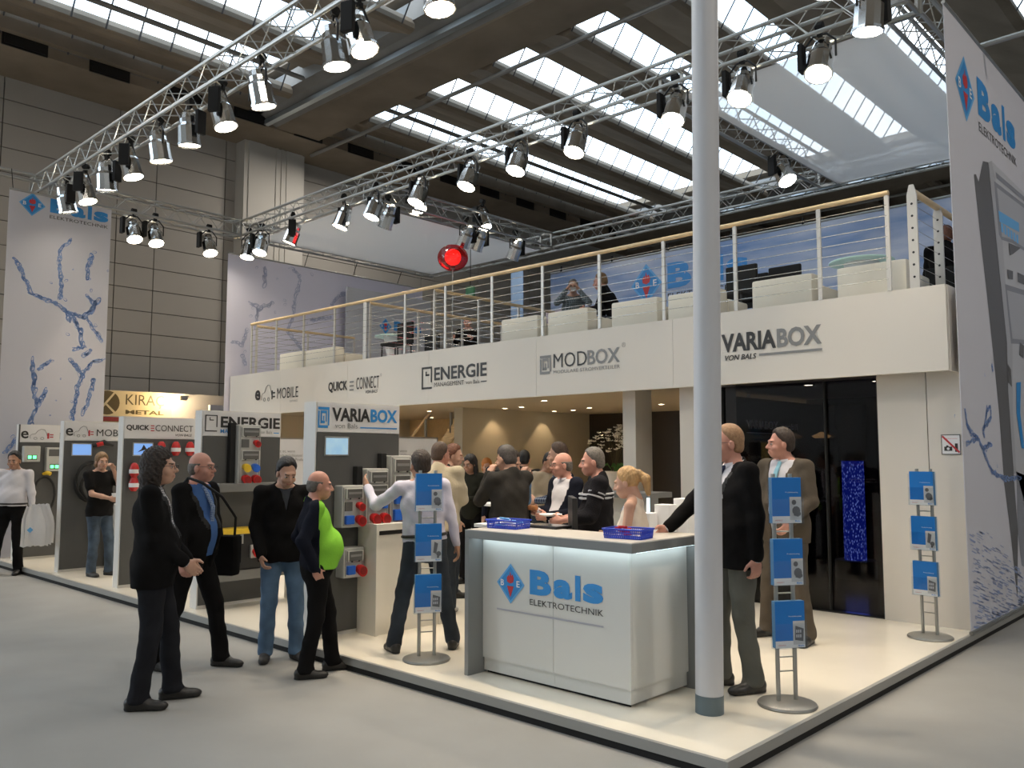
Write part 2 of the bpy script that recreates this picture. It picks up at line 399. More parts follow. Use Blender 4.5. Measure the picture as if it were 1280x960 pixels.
text('ENERGIE', (-7.27, FY, 2.75), X, Z, 1.13, .2, inkk, s, .025); text('MANAGEMENT', (-7.27, FY, 2.655), X, Z, .66, .065, inkk, s); text('von Bals', (-6.57, FY, 2.655), X, Z, .28, .055, inkk, s)
poly([[(-6.26, 2.67), (-6.14, 2.67), (-6.14, 2.685), (-6.26, 2.685)]], (0, FY, 0), X, Z, inkk, s, 'rule')
s = fsign('fascia_sign', 'MODBOX lettering in black and grey on the white fascia')
maze_logo(s, (-5.13, FY, 2.70), X, Z, .2, .25, inkg, .14)
text('MOD', (-4.89, FY, 2.77), X, Z, .56, .19, inkk, s, 0); text('BOX', (-4.32, FY, 2.77), X, Z, .51, .19, inkg, s, .02); text('®', (-3.78, FY, 2.95), X, Z, .06, .06, inkg, s)
text('MODULARE STROMVERTEILER', (-4.89, FY, 2.695), X, Z, 1.08, .045, inkg, s)
s = fsign('fascia_sign', 'VARIABOX VON BALS lettering on the right part of the fascia, beside the column')
text('VARIA', (-2.41, FY, 2.765), X, Z, .65, .205, inkk, s, .035); text('BOX', (-1.75, FY, 2.765), X, Z, .49, .205, inkg, s, .035)
text('VON BALS', (-2.37, FY, 2.67), X, Z, .38, .06, inkk, s, .02, .25); poly([[(-1.96, 2.695), (-1.26, 2.695), (-1.26, 2.72), (-1.96, 2.72)]], (0, FY, 0), X, Z, inkg, s, 'rule')

# ground-floor walls of the stand
def swall(name, bx, m, label=None): return struct(MB().box(*bx).build(name, m), label)
pier = swall('wall_pier', (-3.16, -2.63, 4.6, 5.0, 0, 2.46), fascia_w, 'white wall pier beside the dark showroom opening')
MB().box(-2.90, -2.893, 4.594, 4.6, 0, 2.41).build('joint', inkg, pier)
rw = swall('wall_right.001', (-.84, -.375, 4.6, 4.7, 0, 2.46), fascia_w, 'white wall panel right of the dark showroom')
MB().box(-.367, -.02, 4.6, 4.7, 0, 2.46).build('wall_panel', fascia_w, rw)
black_gloss = mat('black_gloss_panel', (.008, .008, .009), .12, coat=.3)
swall('wall_back.001', (-8.4, -3.2, 9.5, 9.6, 0, 2.46), mat('dark_brown_panel', (.018, .014, .011), .4), 'dark back wall of the ground floor')
swall('wall_left.001', (-8.62, -8.40, 5.95, 9.6, 0, 2.46), mat('beige_lit_wall', (.42, .38, .30), .7), 'beige wall lit by downlights below the deck')
swall('wall_left.002', (-13.5, -13.4, 4.4, 9.6, 0, 2.46), mat('beige_lit_wall', (.42, .38, .30), .7))
swall('wall_back.002', (-13.5, -8.62, 8.9, 9.0, 0, 2.46), mat('warm_wood_wall', (.55, .40, .22), .6, var=.08, stretch=(6, 6, 1)), 'warm wood panelled wall behind the stairs')
# showroom box
sr = swall('wall_back.003', (-3.2, 0, 8.2, 8.3, 0, 2.46), black_gloss, 'glossy black back wall of the dark showroom')
swall('wall_left.003', (-3.2, -3.17, 4.7, 8.2, 0, 2.40), black_gloss, 'black glass side wall of the showroom')
swall('wall_right.002', (-.2, -.1, 4.7, 8.2, 0, 2.46), black_gloss)
MB().box(-3.23, -3.2, 5.0, 5.04, 0, 2.46).box(-3.23, -3.2, 6.4, 6.44, 0, 2.46).build('frame', alu_dull, bpy.data.objects['wall_left.003'])
fl2 = struct(MB().box(-3.17, -.2, 4.62, 8.2, .001, .012).build('floor.001', mat('black_floor', (.02, .02, .02), .15)), 'dark showroom floor')
d = sroot('door_1', 'dark glass sliding front of the showroom')
gm = clear('dark_glass', (.55, .55, .58), .025)
MB().box(-2.6, -1.42, 4.66, 4.668, .02, 2.41).build('door_leaf', gm, d); MB().box(-1.40, -.86, 4.69, 4.698, .02, 2.41).build('door_leaf', gm, d)
MB().box(-1.42, -1.40, 4.65, 4.69, .02, 2.41).box(-2.63, -2.6, 4.63, 4.7, 0, 2.41).box(-.86, -.84, 4.63, 4.7, 0, 2.41).build('door_frame', blackm, d)
s = thing('wall_sign', (0, 0, 0), 'faint VARIABOX mobil lettering on the black showroom wall', 'sign')
dimw = mat('dim_silver_print', (.75, .75, .76), .5)
text('VARIABOX', (-3.165, 6.25, 1.98), Y, Z, .92, .12, dimw, s, .02); text('mobil', (-3.165, 7.28, 1.99), Y, Z, .50, .09, dimw, s, .01)
poly([[(6.25, 1.92), (7.1, 1.92), (7.1, 1.935), (6.25, 1.935)]], (-3.165, 0, 0), Y, Z, dimw, s, 'rule')
s = thing('wall_picture', (-3.165, 6.72, 1.60), 'small yellow-lit picture on the black wall behind the man in the brown suit', 'picture')
MB().box(0, .02, -.13, .13, -.22, .22).build('frame', black, s); MB().box(.02, .025, -.11, .11, -.20, .20).build('picture', mat('amber_picture', (.35, .24, .06), .5, col2=(.05, .04, .03), vscale=9, emit=.10, ecol=(.6, .4, .1)), s)
s = thing('wall_lamp', (-2.95, 8.12, 1.88), 'small amber wall lamp glowing inside the dark showroom', 'lamp')
MB().lathe([(.10, 0), (.14, .03), (.05, .07), (.02, .09)], 14).build('shade', mat('amber_glass', (.5, .28, .1), .4, emit=.5, ecol=(.7, .4, .15)), s); MB().lathe([(.02, -.12), (.05, -.1), (.05, 0)], 12).box(-.01, .01, 0, .05, -.1, -.05).build('lamp_body', black, s)
s = thing('water_column', (-2.14, 7.2, 0), 'tall blue-lit bubble water column inside the dark showroom', 'water column')
bw = mat('blue_lit_water', (.01, .02, .25), .2, emit=1.4, ecol=(.03, .06, .8), col2=(.02, .05, .3), vscale=60)
tt = bw.node_tree; bb = tt.nodes['Principled BSDF']; vz = tt.nodes.new('ShaderNodeTexVoronoi'); vz.inputs['Scale'].default_value = 26; rr = tt.nodes.new('ShaderNodeValToRGB')
rr.color_ramp.elements[0].position = .1; rr.color_ramp.elements[0].color = (.25, .35, 1, 1); rr.color_ramp.elements[1].position = .4; rr.color_ramp.elements[1].color = (.005, .01, .16, 1)
cc = tt.nodes.new('ShaderNodeTexCoord'); mm = tt.nodes.new('ShaderNodeMapping'); mm.inputs['Scale'].default_value = (2.2, 2.2, .8); tt.links.new(cc.outputs['Object'], mm.inputs['Vector']); tt.links.new(mm.outputs['Vector'], vz.inputs['Vector']); tt.links.new(vz.outputs['Distance'], rr.inputs['Fac']); tt.links.new(rr.outputs['Color'], bb.inputs['Emission Color'])
MB().lathe([(.14, .25), (.14, 1.55)], 24).build('bubble_tube', bw, s, smooth=True); MB().lathe([(.26, 0), (.26, .25)], 24).build('base', black, s, smooth=True)
MB().lathe([(.18, 1.55), (.18, 1.95), (.2, 2.0), (.2, 2.3)], 24).build('cap', smoke, s, smooth=True)

# column under the deck
cm = struct(MB().cbox(-4.13, -3.93, 4.78, 5.15, 0, 2.46, .006).build('column_1', fascia_w), 'square white column under the deck')
# downlights under the deck
glow = mat('lamp_glow', (1, .93, .8), .5, emit=18, ecol=(1, .85, .6))
dl = None; n = 0
for (x, y) in [(-4.6, 5.6), (-6.2, 5.6), (-7.6, 6.6), (-7.6, 8.0), (-3.6, 6.0), (-5.4, 7.6), (-6.9, 7.6), (-2.0, 5.6), (-1.2, 5.6), (-9.8, 6.4), (-11.4, 6.4), (-11.8, 8.2), (-4.4, 8.2)]:
    n += 1
    r0 = thing('downlight', (x, y, 2.46), 'small round downlight set in the low ceiling under the deck', 'light', 'downlights under the deck')
    if dl is None:
        a = MB().lathe([(.05, -.004), (.065, -.004), (.065, .0), (.05, .0)], 16, close=False).build('bezel', alu, r0); b = MB().lathe([(.001, -.002), (.05, -.002)], 16, close=False).build('lamp_glass', glow, r0); dl = (a, b)
    else:
        for q in dl: inst(q, parent=r0)
    l = bpy.data.lights.new('downlight_beam', 'SPOT'); l.energy = 95 if x > -8.5 and not x in (-2.0, -1.2) else (150 if x < -8.5 else 8); l.color = (1, .74, .45); l.spot_size = R(75); l.spot_blend = .5; l.shadow_soft_size = .04
    lo = bpy.data.objects.new('downlight_beam', l); C.objects.link(lo); lo.parent = r0; lo.location = (0, 0, -.02)
for (y,) in ((6.7,), (8.05,)):
    r0 = thing('downlight', (-8.1, y, 2.46), 'downlight washing the beige wall under the deck', 'light', 'downlights washing the beige wall')
    for q in dl: inst(q, parent=r0)
    l = bpy.data.lights.new('downlight_beam', 'SPOT'); l.energy = 13; l.color = (1, .72, .42); l.spot_size = R(70); l.spot_blend = .35; l.shadow_soft_size = .03
    lo = bpy.data.objects.new('downlight_beam', l); C.objects.link(lo); lo.parent = r0; lo.location = (0, 0, -.02); lo.rotation_euler = (0, R(22), 0)

# stairs with wooden handrails, seen left of the beige wall
s = thing('staircase', (0, 0, 0), 'wooden staircase with sloping beech handrails under the deck', 'stairs')
for k in range(11):
    MB().box(-12.2+.24*k, -11.92+.24*k, 7.0, 8.0, .2*k+.16, .2*k+.2).build('tread', wood, s)
for y in (7.0, 8.0):
    MB().tube([(-12.3, y, .95), (-9.7, y, 3.12)], .028, 8).build('handrail', wood, s)
    MB().prism([(-12.3, .0), (-12.1, .0), (-9.6, 2.1), (-9.6, 2.4)], (0, y, 0), X, Z, Y, -.02, .02).build('stringer', wood, s)
    for k in range(4):
        x = -12.1+.75*k; z = .2+(x+12.3)*.8
        MB().box(x-.02, x+.02, y-.02, y+.02, z-.1, z+.85).build('baluster', alu_dull, s)

# ------------------------------------------------------------------ railing on the deck edge
ss = mat('painted_steel_post', (.60, .58, .54), .4, .3)
rail = thing('deck_railing', (0, 4.30, 3.22), 'long beech-topped railing with steel wires along the front of the upper deck', 'railing')
wire_m = mat('steel_wire', (.6, .6, .6), .25, .9)
def post(x, y, par, r=.02, h=.97, oy=0):
    return MB().box(x-r, x+r, y-.012, y+.012, 0, h).build('post', ss, par)
rx = [-12.71, -11.8, -10.87, -9.9, -7.98, -7.03, -6.04, -5.08, -4.12, -3.16, -2.22, -1.26, -.57]
for x in rx: post(x, 0, rail)
post(-9.02, 0, rail, .045)
MB().tube([(-12.73, 0, .975), (-.55, 0, .975)], .027, 10).build('handrail', wood, rail, smooth=True)
for k in range(8):
    MB().tube([(-12.71, -.012, .12+.105*k), (-.57, -.012, .12+.105*k)], .0035, 4).build('wire', wire_m, rail)
r2 = thing('deck_railing', (-.36, 4.38, 3.22), 'side railing with wide perforated posts at the right end of the upper deck', 'railing')
for y, h in ((0, 1.03), (.78, 1.0), (1.9, 1.0), (3.2, 1.0)):
    pp = MB().prism([(-.045, 0), (.045, 0), (.045, h-.1), (.02, h), (-.02, h), (-.045, h-.1)], (0, y, 0), X, Z, Y, -.012, .012).build('post', ss, r2)
    for k in range(7): MB().tube([(0, y-.014, .12+.12*k), (0, y-.006, .12+.12*k)], .012, 8).build('wire_hole', black, pp)
MB().tube([(.0, .02, .97), (.0, 4, .97)], .032, 10).build('handrail', wood, r2, smooth=True)
for k in range(7): MB().tube([(0, 0, .12+.12*k), (0, 4, .12+.12*k)], .0035, 4).build('wire', wire_m, r2)
def yrail(x, y0, y1, n, label):
    r = thing('deck_railing', (x, y0, 3.22), label, 'railing'); L = y1-y0
    MB().tube([(0, 0, .95), (0, L, .95)], .027, 8).build('handrail', wood, r, smooth=True)
    for k in range(n): MB().box(-.012, .012, L*k/(n-1)-.02, L*k/(n-1)+.02, 0, .95).build('post', ss, r)
    for k in range(8): MB().tube([(0, 0, .12+.105*k), (0, L, .12+.105*k)], .0035, 4).build('wire', wire_m, r)
yrail(-9.02, 4.40, 7.56, 4, 'railing along the left side of the stairwell on the deck')
yrail(-7.39, 4.40, 7.25, 4, 'railing along the right side of the stairwell on the deck')
yrail(-12.7, 4.40, 6.74, 3, 'short railing at the left end of the upper deck')

# ------------------------------------------------------------------ trusses
TZ = 6.05; TS = .30
def truss(p0, p1, label, size=TS, pitch=.5):
    p0, p1 = V(*p0), V(*p1); L = float(np.linalg.norm(p1-p0)); d = (p1-p0)/L
    ang = math.atan2(d[1], d[0]); root = thing('truss', tuple(p0), label, 'truss', None, ang)
    h = size/2
    ch = MB().tube([(0, 0, 0), (L, 0, 0)], .024, 8).build('chord', alu, root, smooth=True); ch.location = (0, -h, 0)
    for a, b in ((h, 0), (-h, size), (h, size)): inst(ch, (0, a, b), root)
    n = max(2, int(round(L/pitch))); st = L/n
    vt = MB().tube([(0, 0, .01), (st/2, 0, size-.01), (st, 0, .01)], .008, 5).build('lattice_rod', alu, root)
    hz = MB().tube([(0, -h+.01, 0), (st/2, h-.01, 0), (st, -h+.01, 0)], .008, 5).build('lattice_rod', alu, root)
    for k in range(n):
        if k: inst(vt, (k*st, -h, 0), root); inst(hz, (k*st, 0, 0), root)
        else: vt.location = (0, -h, 0); hz.location = (0, 0, 0)
        inst(vt, (k*st, h, 0), root); inst(hz, (k*st, 0, size), root)
    for x in (0.02, L-.02):
        MB().box(x-.015, x+.015, -h-.02, h+.02, -.02, .02).box(x-.015, x+.015, -h-.02, h+.02, size-.02, size+.02).box(x-.015, x+.015, -h-.02, -h+.02, 0, size).box(x-.015, x+.015, h-.02, h+.02, 0, size).build('end_frame', alu, root)
    return root
Y1, Y2, Y3 = .60, 4.40, 9.45
XC0, XC1, XC2, XC3 = -13.25, -9.35, -3.2, -.42
truss((XC0-.15, Y1, TZ), (XC3+.15, Y1, TZ), 'front lighting truss running over the aisle edge of the stand')
truss((XC0-.15, Y2, TZ), (XC3+.15, Y2, TZ), 'middle lighting truss running above the deck railing')
truss((XC0-.15, Y3, TZ), (XC3+.3, Y3, TZ), 'rear truss behind the upper deck')
truss((XC0, Y1+.17, TZ), (XC0, Y2-.17, TZ), 'left cross truss between the front and the middle truss')
truss((XC0, Y2+.17, TZ), (XC0, Y3-.17, TZ), 'thin left cross truss above the tall water-print banner on the deck')
truss((XC1, Y2+.17, TZ), (XC1, Y3-.17, TZ), 'cross truss above the red ball lamp')
truss((XC2, Y2+.17, TZ), (XC2, Y3-.17, TZ), 'cross truss right of the column, edging the big canopy cloth')
truss((XC3, Y1+.17, TZ), (XC3, Y2-.17, TZ), 'right cross truss over the reception corner')
truss((XC3, Y2+.17, TZ), (XC3, Y3-.17, TZ), 'right rear cross truss beside the tall right banner')
# canopy cloths
cloth = veil('white_mesh_canopy', (.97, .97, .97), .26)
def canopy(x0, x1, y0, y1, z, label):
    b = MB(); n = 10; vs = []; 
    for i in range(n+1):
        for j in range(n+1):
            sx, sy = i/n, j/n
            vs.append((x0+(x1-x0)*sx, y0+(y1-y0)*sy, z - .10*math.sin(math.pi*sx)*math.sin(math.pi*sy)))
    b.add(vs, [(i*(n+1)+j, (i+1)*(n+1)+j, (i+1)*(n+1)+j+1, i*(n+1)+j+1) for i in range(n) for j in range(n)])
    o = b.build('canopy_cloth', cloth, smooth=True); tag(o, label, 'cloth')
canopy(XC0+.2, XC1-.2, Y2+.2, Y3-.2, TZ-.02, 'white canopy cloth stretched over the left part of the deck')
canopy(XC2+.16, XC3-.16, Y2+.2, Y3-.2, TZ-.02, 'white see-through canopy cloth with roof lights showing through, right of the column')

# ------------------------------------------------------------------ spotlights
lens_m = mat('spot_lens', (1, .96, .85), .3, emit=30, ecol=(1, .9, .72))
can_proto = {}
def spot(x, y, z, aim, energy, label, group, side=1, top=TZ, col=(1, .83, .62), sz=58, sc_=1.36):
    root = thing('stage_spotlight', (x, y, z), label, 'spotlight', group)
    d = V(*aim)-V(x, y, z); d /= np.linalg.norm(d)
    q = Vector(d).to_track_quat('-Z', 'Y').to_euler()
    if not can_proto:
        can_proto['body'] = MB().lathe([(.045, .16), (.07, .15), (.078, .10), (.078, .06), (.096, .03), (.10, -.13), (.108, -.13), (.108, -.15), (.098, -.15), (.094, -.12), (.06, .02)], 12, close=False).build('can', chrome)
        can_proto['lens'] = MB().lathe([(.001, -.125), (.093, -.125)], 16, close=False).build('lens', lens_m)
        can_proto['yoke'] = MB().tube([(-.118, 0, 0), (-.118, 0, .13), (-.05, 0, .20), (.05, 0, .20), (.118, 0, .13), (.118, 0, 0)], .009, 6).build('yoke', black)
        can_proto['driver'] = MB().cbox(.125, .165, -.05, .05, -.06, .16, .006).build('ballast_box', blackm)
        can_proto['clamp'] = MB().box(-.018, .018, -.018, .018, .19, .25).tube([(-.03, 0, .27), (.03, 0, .27)], .036, 8).build('clamp', blackm)
        first = True
    else: first = False
    b = can_proto['body'] if first else inst(can_proto['body'])
    l = can_proto['lens'] if first else inst(can_proto['lens'])
    for o in (b, l): o.parent = root; o.rotation_euler = q; o.location = (0, 0, 0)
    az = math.atan2(-d[0], d[1])
    for k in ('yoke', 'driver', 'clamp'):
        o = can_proto[k] if first else inst(can_proto[k])
        o.parent = root; o.rotation_euler = (0, 0, az + (0 if side > 0 else math.pi)); o.location = (0, 0, 0)
    root.scale = (sc_, sc_, sc_)
    li = bpy.data.lights.new('spot_beam', 'SPOT'); li.energy = energy; li.color = col; li.spot_size = R(sz); li.spot_blend = .6; li.shadow_soft_size = .08
    lo = bpy.data.objects.new('spot_beam', li); C.objects.link(lo); lo.parent = root; lo.location = tuple(d*.17); lo.rotation_euler = q
    return root
ordn = ['first', 'second', 'third', 'fourth', 'fifth', 'sixth', 'seventh', 'eighth', 'ninth', 'tenth', 'eleventh', 'twelfth', 'thirteenth']
T1 = [(-12.1, 1, (0, 3, 0)), (-11.3, 1, (2.2, 2.5, 0)), (-10.45, 1, (-.5, 1.2, 0)), (-9.6, 1, (2.0, 2.4, 0)), (-8.65, -1, (.3, 2, 0)), (-7.8, 1, (-.3, 1.0, 0)), (-6.95, 1, (2.4, 2.2, 0)), (-6.05, -1, (.4, 2.6, 0)), (-4.62, -1, (.6, 2.4, 0)), (-4.2, 1, (3.2, 2.0, 0)), (-3.05, 1, (1.2, .6, 0)), (-1.7, 1, (.2, .8, 0))]
for i, (x, sd, a) in enumerate(T1):
    spot(x, Y1, 5.74, (x+a[0]*.6, Y1+a[1]*(.45 if x < -5 else .3)+.1, 0), 240 if x > -5 else 100, ordn[i]+' chrome spotlight from the left end of the front truss', 'chrome spotlights under the front truss', sd, TZ)
T2 = [(-13.0, -1, (.6, -1.4)), (-12.5, 1, (1.0, -2)), (-11.38, -1, (-1.2, -2)), (-9.75, 1, (-.8, -2)), (-8.85, 1, (-.6, -2.2)), (-7.7, 1, (-.3, -2.4)), (-6.55, 1, (-.2, -2.6)), (-5.55, 1, (-.1, -2.6)), (-4.5, 1, (.1, -2.6)), (-2.98, 1, (.2, -2.4)), (-2.1, 1, (.1, -2.6)), (-1.2, 1, (.2, -2.4))]
for i, (x, sd, a) in enumerate(T2):
    spot(x, Y2-.06, 5.78, (x+a[0], Y2+a[1]*(.9 if x < -4 else 1.1), 0), 120 if x < -4 else 100, ordn[i]+' chrome spotlight from the left end of the middle truss', 'chrome spotlights under the middle truss', sd, TZ)
for i, y in enumerate((2.15, 2.55, 3.62)):
    spot(XC0, y, 5.76, (XC0+2.6, y, 0), 60, ['nearest', 'middle', 'farthest'][i]+' of the three spotlights hanging from the left cross truss', 'spotlights on the left cross truss', 1, TZ)
for i, (y, z) in enumerate(((5.75, 6.12), (7.45, 6.12))):
    spot(XC1-.1, y, z+.2, (XC1+2.5, y, 0), 50, ['nearer', 'farther'][i]+' chrome spotlight standing on the cross truss near the red lamp', 'spotlights on the cross truss near the red lamp', 1, TZ)
for i, y in enumerate((5.0, 6.9, 7.25, 8.3)):
    spot(XC1, y, 5.84, (XC1-1.6, y, 3), 22, ordn[i]+' small warm lamp below the cross truss near the red lamp', 'warm lamps under the cross truss', 1, TZ, (1, .75, .45))
for i, (x, y, ax, ay) in enumerate(((XC3, 1.5, -.8, .3), (XC3, 2.7, -.9, .2), (XC3, 3.6, -.6, .2))):
    spot(x, y, 5.74, (x+ax, y+ay, 0), 150, ordn[i]+' spotlight from the front on the right cross truss over the reception corner', 'spotlights on the right cross truss', 1, TZ)
spot(XC2, 7.6, 5.86, (XC2+1.6, 7.0, 3), 26, 'warm spotlight on the cross truss at the edge of the big canopy', None, 1, TZ, (1, .75, .45))
# ================================================================== BANNERS
ban = mat('banner_cloth', (.60, .60, .66), .8, bump=.05, bscale=3)
splb = mat('splash_blue', (.10, .20, .50), .5, col2=(.30, .42, .70), vscale=9)
splp = mat('splash_pale_blue', (.36, .40, .60), .6, col2=(.50, .53, .68), vscale=9)
def splash(paths, o, u, v, m, par, w=.05, seed=1, drops=12, dens=9):
    """printed water splash: chains of wobbling droplet outlines along each path"""
    rg = random.Random(seed); o, u, v = V(*o), V(*u), V(*v); n = np.cross(u, v)
    b = MB(); allp = []
    def ring(cx, cy, r, th, ex=1, an=0):
        k = 12; vs = []
        ph = rg.random()*6
        for i in range(k):
            t = 2*math.pi*i/k; rr = r*(1+.22*math.sin(2*t+ph)); tt = th*(.5+.5*(1+math.sin(t+ph)))
            for q in (rr, max(rr-tt, .001)):
                x = q*math.cos(t)*ex; y = q*math.sin(t)
                vs.append(o+u*(cx+x*math.cos(an)-y*math.sin(an))+v*(cy+x*math.sin(an)+y*math.cos(an))+n*.003)
        b.add(vs, [(2*i, 2*((i+1) % k), 2*((i+1) % k)+1, 2*i+1) for i in range(k)])
    for pts in paths:
        for (xa, ya), (xb, yb) in zip(pts[:-1], pts[1:]):
            L = math.hypot(xb-xa, yb-ya); a = math.atan2(yb-ya, xb-xa); m_ = max(2, int(L/w*1.6*dens/9))
            for i in range(m_):
                t = (i+rg.random()*.5)/m_; r = w*rg.uniform(.22, .62)
                ring(xa+(xb-xa)*t+rg.uniform(-.3, .3)*w, ya+(yb-ya)*t+rg.uniform(-.3, .3)*w, r, w*rg.uniform(.12, .3), rg.uniform(1.2, 2.6), a+rg.uniform(-.4, .4))
            # two wobbling strands
            for sgn in (-1, 1):
                P = []; K = max(3, int(L/.03))
                for i in range(K+1):
                    t = i/K; off = sgn*w*(.28+.2*math.sin(t*L*30+sgn+seed)); P.append((xa+(xb-xa)*t-math.sin(a)*off, ya+(yb-ya)*t+math.cos(a)*off))
                vs = []
                for i, (x, y) in enumerate(P):
                    hw = w*(.05+.07*abs(math.sin(i*1.7+seed)))
                    vs += [o+u*(x-math.sin(a)*hw)+v*(y+math.cos(a)*hw)+n*.0032, o+u*(x+math.sin(a)*hw)+v*(y-math.cos(a)*hw)+n*.0032]
                b.add(vs, [(2*i, 2*i+1, 2*i+3, 2*i+2) for i in range(len(P)-1)])
        allp += pts
    for i in range(drops):
        p = rg.choice(allp); ring(p[0]+rg.uniform(-.35, .35), p[1]+rg.uniform(-.35, .35), w*rg.uniform(.2, .5), w*.12)
    return b.build('splash_print', m, par, kind='stuff')
def inplane(y, lo, hi): return lo < y < hi

# left banner
s = thing('banner', (-12.9, 0, 0), 'tall white banner with blue water splashes, far left behind the man in the white shirt', 'banner')
MB().box(-.006, 0, .0, 1.62, -.05, 5.98).build('banner_sheet', ban, s)
[MB().tube([(0, .0, z_), (0, 1.62, z_)], .018, 8).build('rod', alu, s) for z_ in (5.98, -.03)]
MB().tube([(0, .05, 5.98), (-.02, .02, 6.32)], .006, 5).tube([(0, .4, 5.98), (-.1, .5, 6.08)], .006, 5).tube([(0, 1.3, 5.98), (-.25, 1.3, 6.06)], .006, 5).build('hanging_strap', blackm, s)
bals_logo(s, (0, .62, 5.71), Y, Z, .95, vs=.95)
Lp = [[(.11,4.85),(.21,4.7),(.31,4.47),(.41,4.29),(.57,4.23),(.78,4.19),(.93,4.06),(1.05,4.01),(1.25,4.0),(1.35,4.14),(1.47,4.33)],[(1.26,4.37),(1.39,4.25),(1.35,4.09)],[(.98,5.3),(.8,5.1),(.8,4.8),(.86,4.46),(.82,4.24)],[(1.33,5.08),(1.26,4.89),(1.27,4.65)],[(1.05,4.01),(1.18,3.73),(1.23,3.47),(1.07,3.42)],[(1.29,3.96),(1.43,3.75),(1.56,3.59)],[(1.57,3.28),(1.4,3.23),(1.25,3.0),(1.18,2.78),(1.15,2.52),(1.1,2.22)],[(1.25,3.0),(1.04,3.24)],[(1.38,3.44),(1.24,3.3)],[(1.44,2.93),(1.35,2.53),(1.28,2.32)],[(.46,3.19),(.49,2.91),(.51,2.62),(.57,2.46),(.47,2.16),(.44,1.96),(.26,1.88),(.13,1.67)],[(.75,3.22),(.54,3.03)],[(.69,2.71),(.57,2.46)],[(.93,4.06),(1.0,3.9),(1.05,4.01)],[(.1,1.2),(.4,.9),(.9,.7),(1.4,.75)]]
splash(Lp, (0, 0, 0), Y, Z, splb, s, .062, 4, 26)
MB().tube([(0, -.5, 6.33), (0, 2, 6.33)], .03, 8).tube([(0, -.5, 6.25), (0, 2, 6.25)], .012, 6)
pr = thing('hanging_pipe', (-13.1, -.45, 6.34), 'double steel pipe sticking out from the truss corner above the left banner', 'pipe')
MB().tube([(0, 0, 0), (0, 1.1, 0)], .03, 8).build('pipe', alu, pr); MB().tube([(0, 0, -.1), (0, 1.1, -.1)], .03, 8).build('pipe', alu, pr)
# deck-left banner
s = thing('banner', (-13.56, 4.2, 2.4), 'large pale banner with faint violet water splashes at the left end of the upper deck', 'banner')
MB().box(-.006, 0, 0, 5.2, -1.0, 3.36).build('banner_sheet', mat('violet_white_cloth', (.72, .71, .84), .8), s); MB().tube([(0, 0, 3.36), (0, 5.2, 3.36)], .016, 8).build('rod', alu, s)
for k in range(4): MB().tube([(0, .5+1.3*k, 3.36), (.15, .5+1.3*k, 3.64)], .008, 5).build('hanging_strap', blackm, s)
B2 = [[(5.56,5.79),(5.72,5.67),(5.89,5.52),(5.86,5.29),(5.77,4.98),(5.75,4.64)],[(5.03,5.59),(5.06,5.39),(5.04,5.17)],[(4.72,4.79),(4.9,4.7),(4.88,4.42),(4.85,4.25)],[(5.23,4.86),(4.9,4.67)],[(6.72,4.99),(6.86,5.19),(7.11,5.32)],[(4.33,3.95),(4.56,3.89),(4.67,4.23)],[(6.73,4.72),(6.45,4.66),(6.18,4.6)],[(4.57,3.67),(4.66,3.47)],[(5.75,4.64),(5.6,4.3),(5.9,4.0),(6.2,3.7)]]
splash([[(a-4.2, b-2.4) for a, b in p if b < 5.74] for p in B2], (0, 0, 0), Y, Z, splp, s, .075, 9, 14)
s = thing('partition', (-13.3, 6.95, 3.22), 'pale partition panel with a blue logo behind the left deck railing', 'partition')
MB().box(-.05, 0, 0, 2.5, 0, 2.2).build('panel', mat('pale_partition', (.55, .56, .60), .7), s)
bals_logo(s, (.0, 1.35, 1.35), Y, Z, .85)
s = thing('partition', (-8.75, 8.6, 3.22), 'low pinkish partition on the deck left of the sky-print wall', 'partition')
MB().box(0, .72, 0, .04, 0, 1.3).box(-.03, 0, -.01, .05, 0, 1.32).build('panel', mat('pinkish_panel', (.52, .45, .52), .7), s)
s = thing('partition', (-9.95, 8.8, 3.22), 'narrow blue hanging strip beside the dark-clothed visitor on the deck', 'partition')
MB().box(0, .35, 0, .02, 0, 2.3).build('panel', mat('sky_strip', (.22, .34, .55), .7), s)

# sky-print wall on the deck
sky = mat('sky_print', (.15, .28, .56), .7, col2=(.68, .71, .80), vscale=1.1, stretch=(.45, 1, 2.4))
s = thing('sky_print_wall', (0, 9.58, 3.2), 'wide wall banner printed with blue sky and a big logo along the back of the deck', 'banner')
MB().box(-9.5, 3, 0, .02, 0, 2.36).build('banner_sheet', sky, s); MB().tube([(-9.5, 0, 2.36), (3, 0, 2.36)], .02, 8).build('rod', alu, s)
for k in range(9): MB().box(-9.2+1.35*k, -9.17+1.35*k, -.03, 0, 2.36, 2.48).build('clip', blackm, s)
bals_logo(s, (-6.52, -.004, 1.62), X, Z, 1.7, vs=1.1)

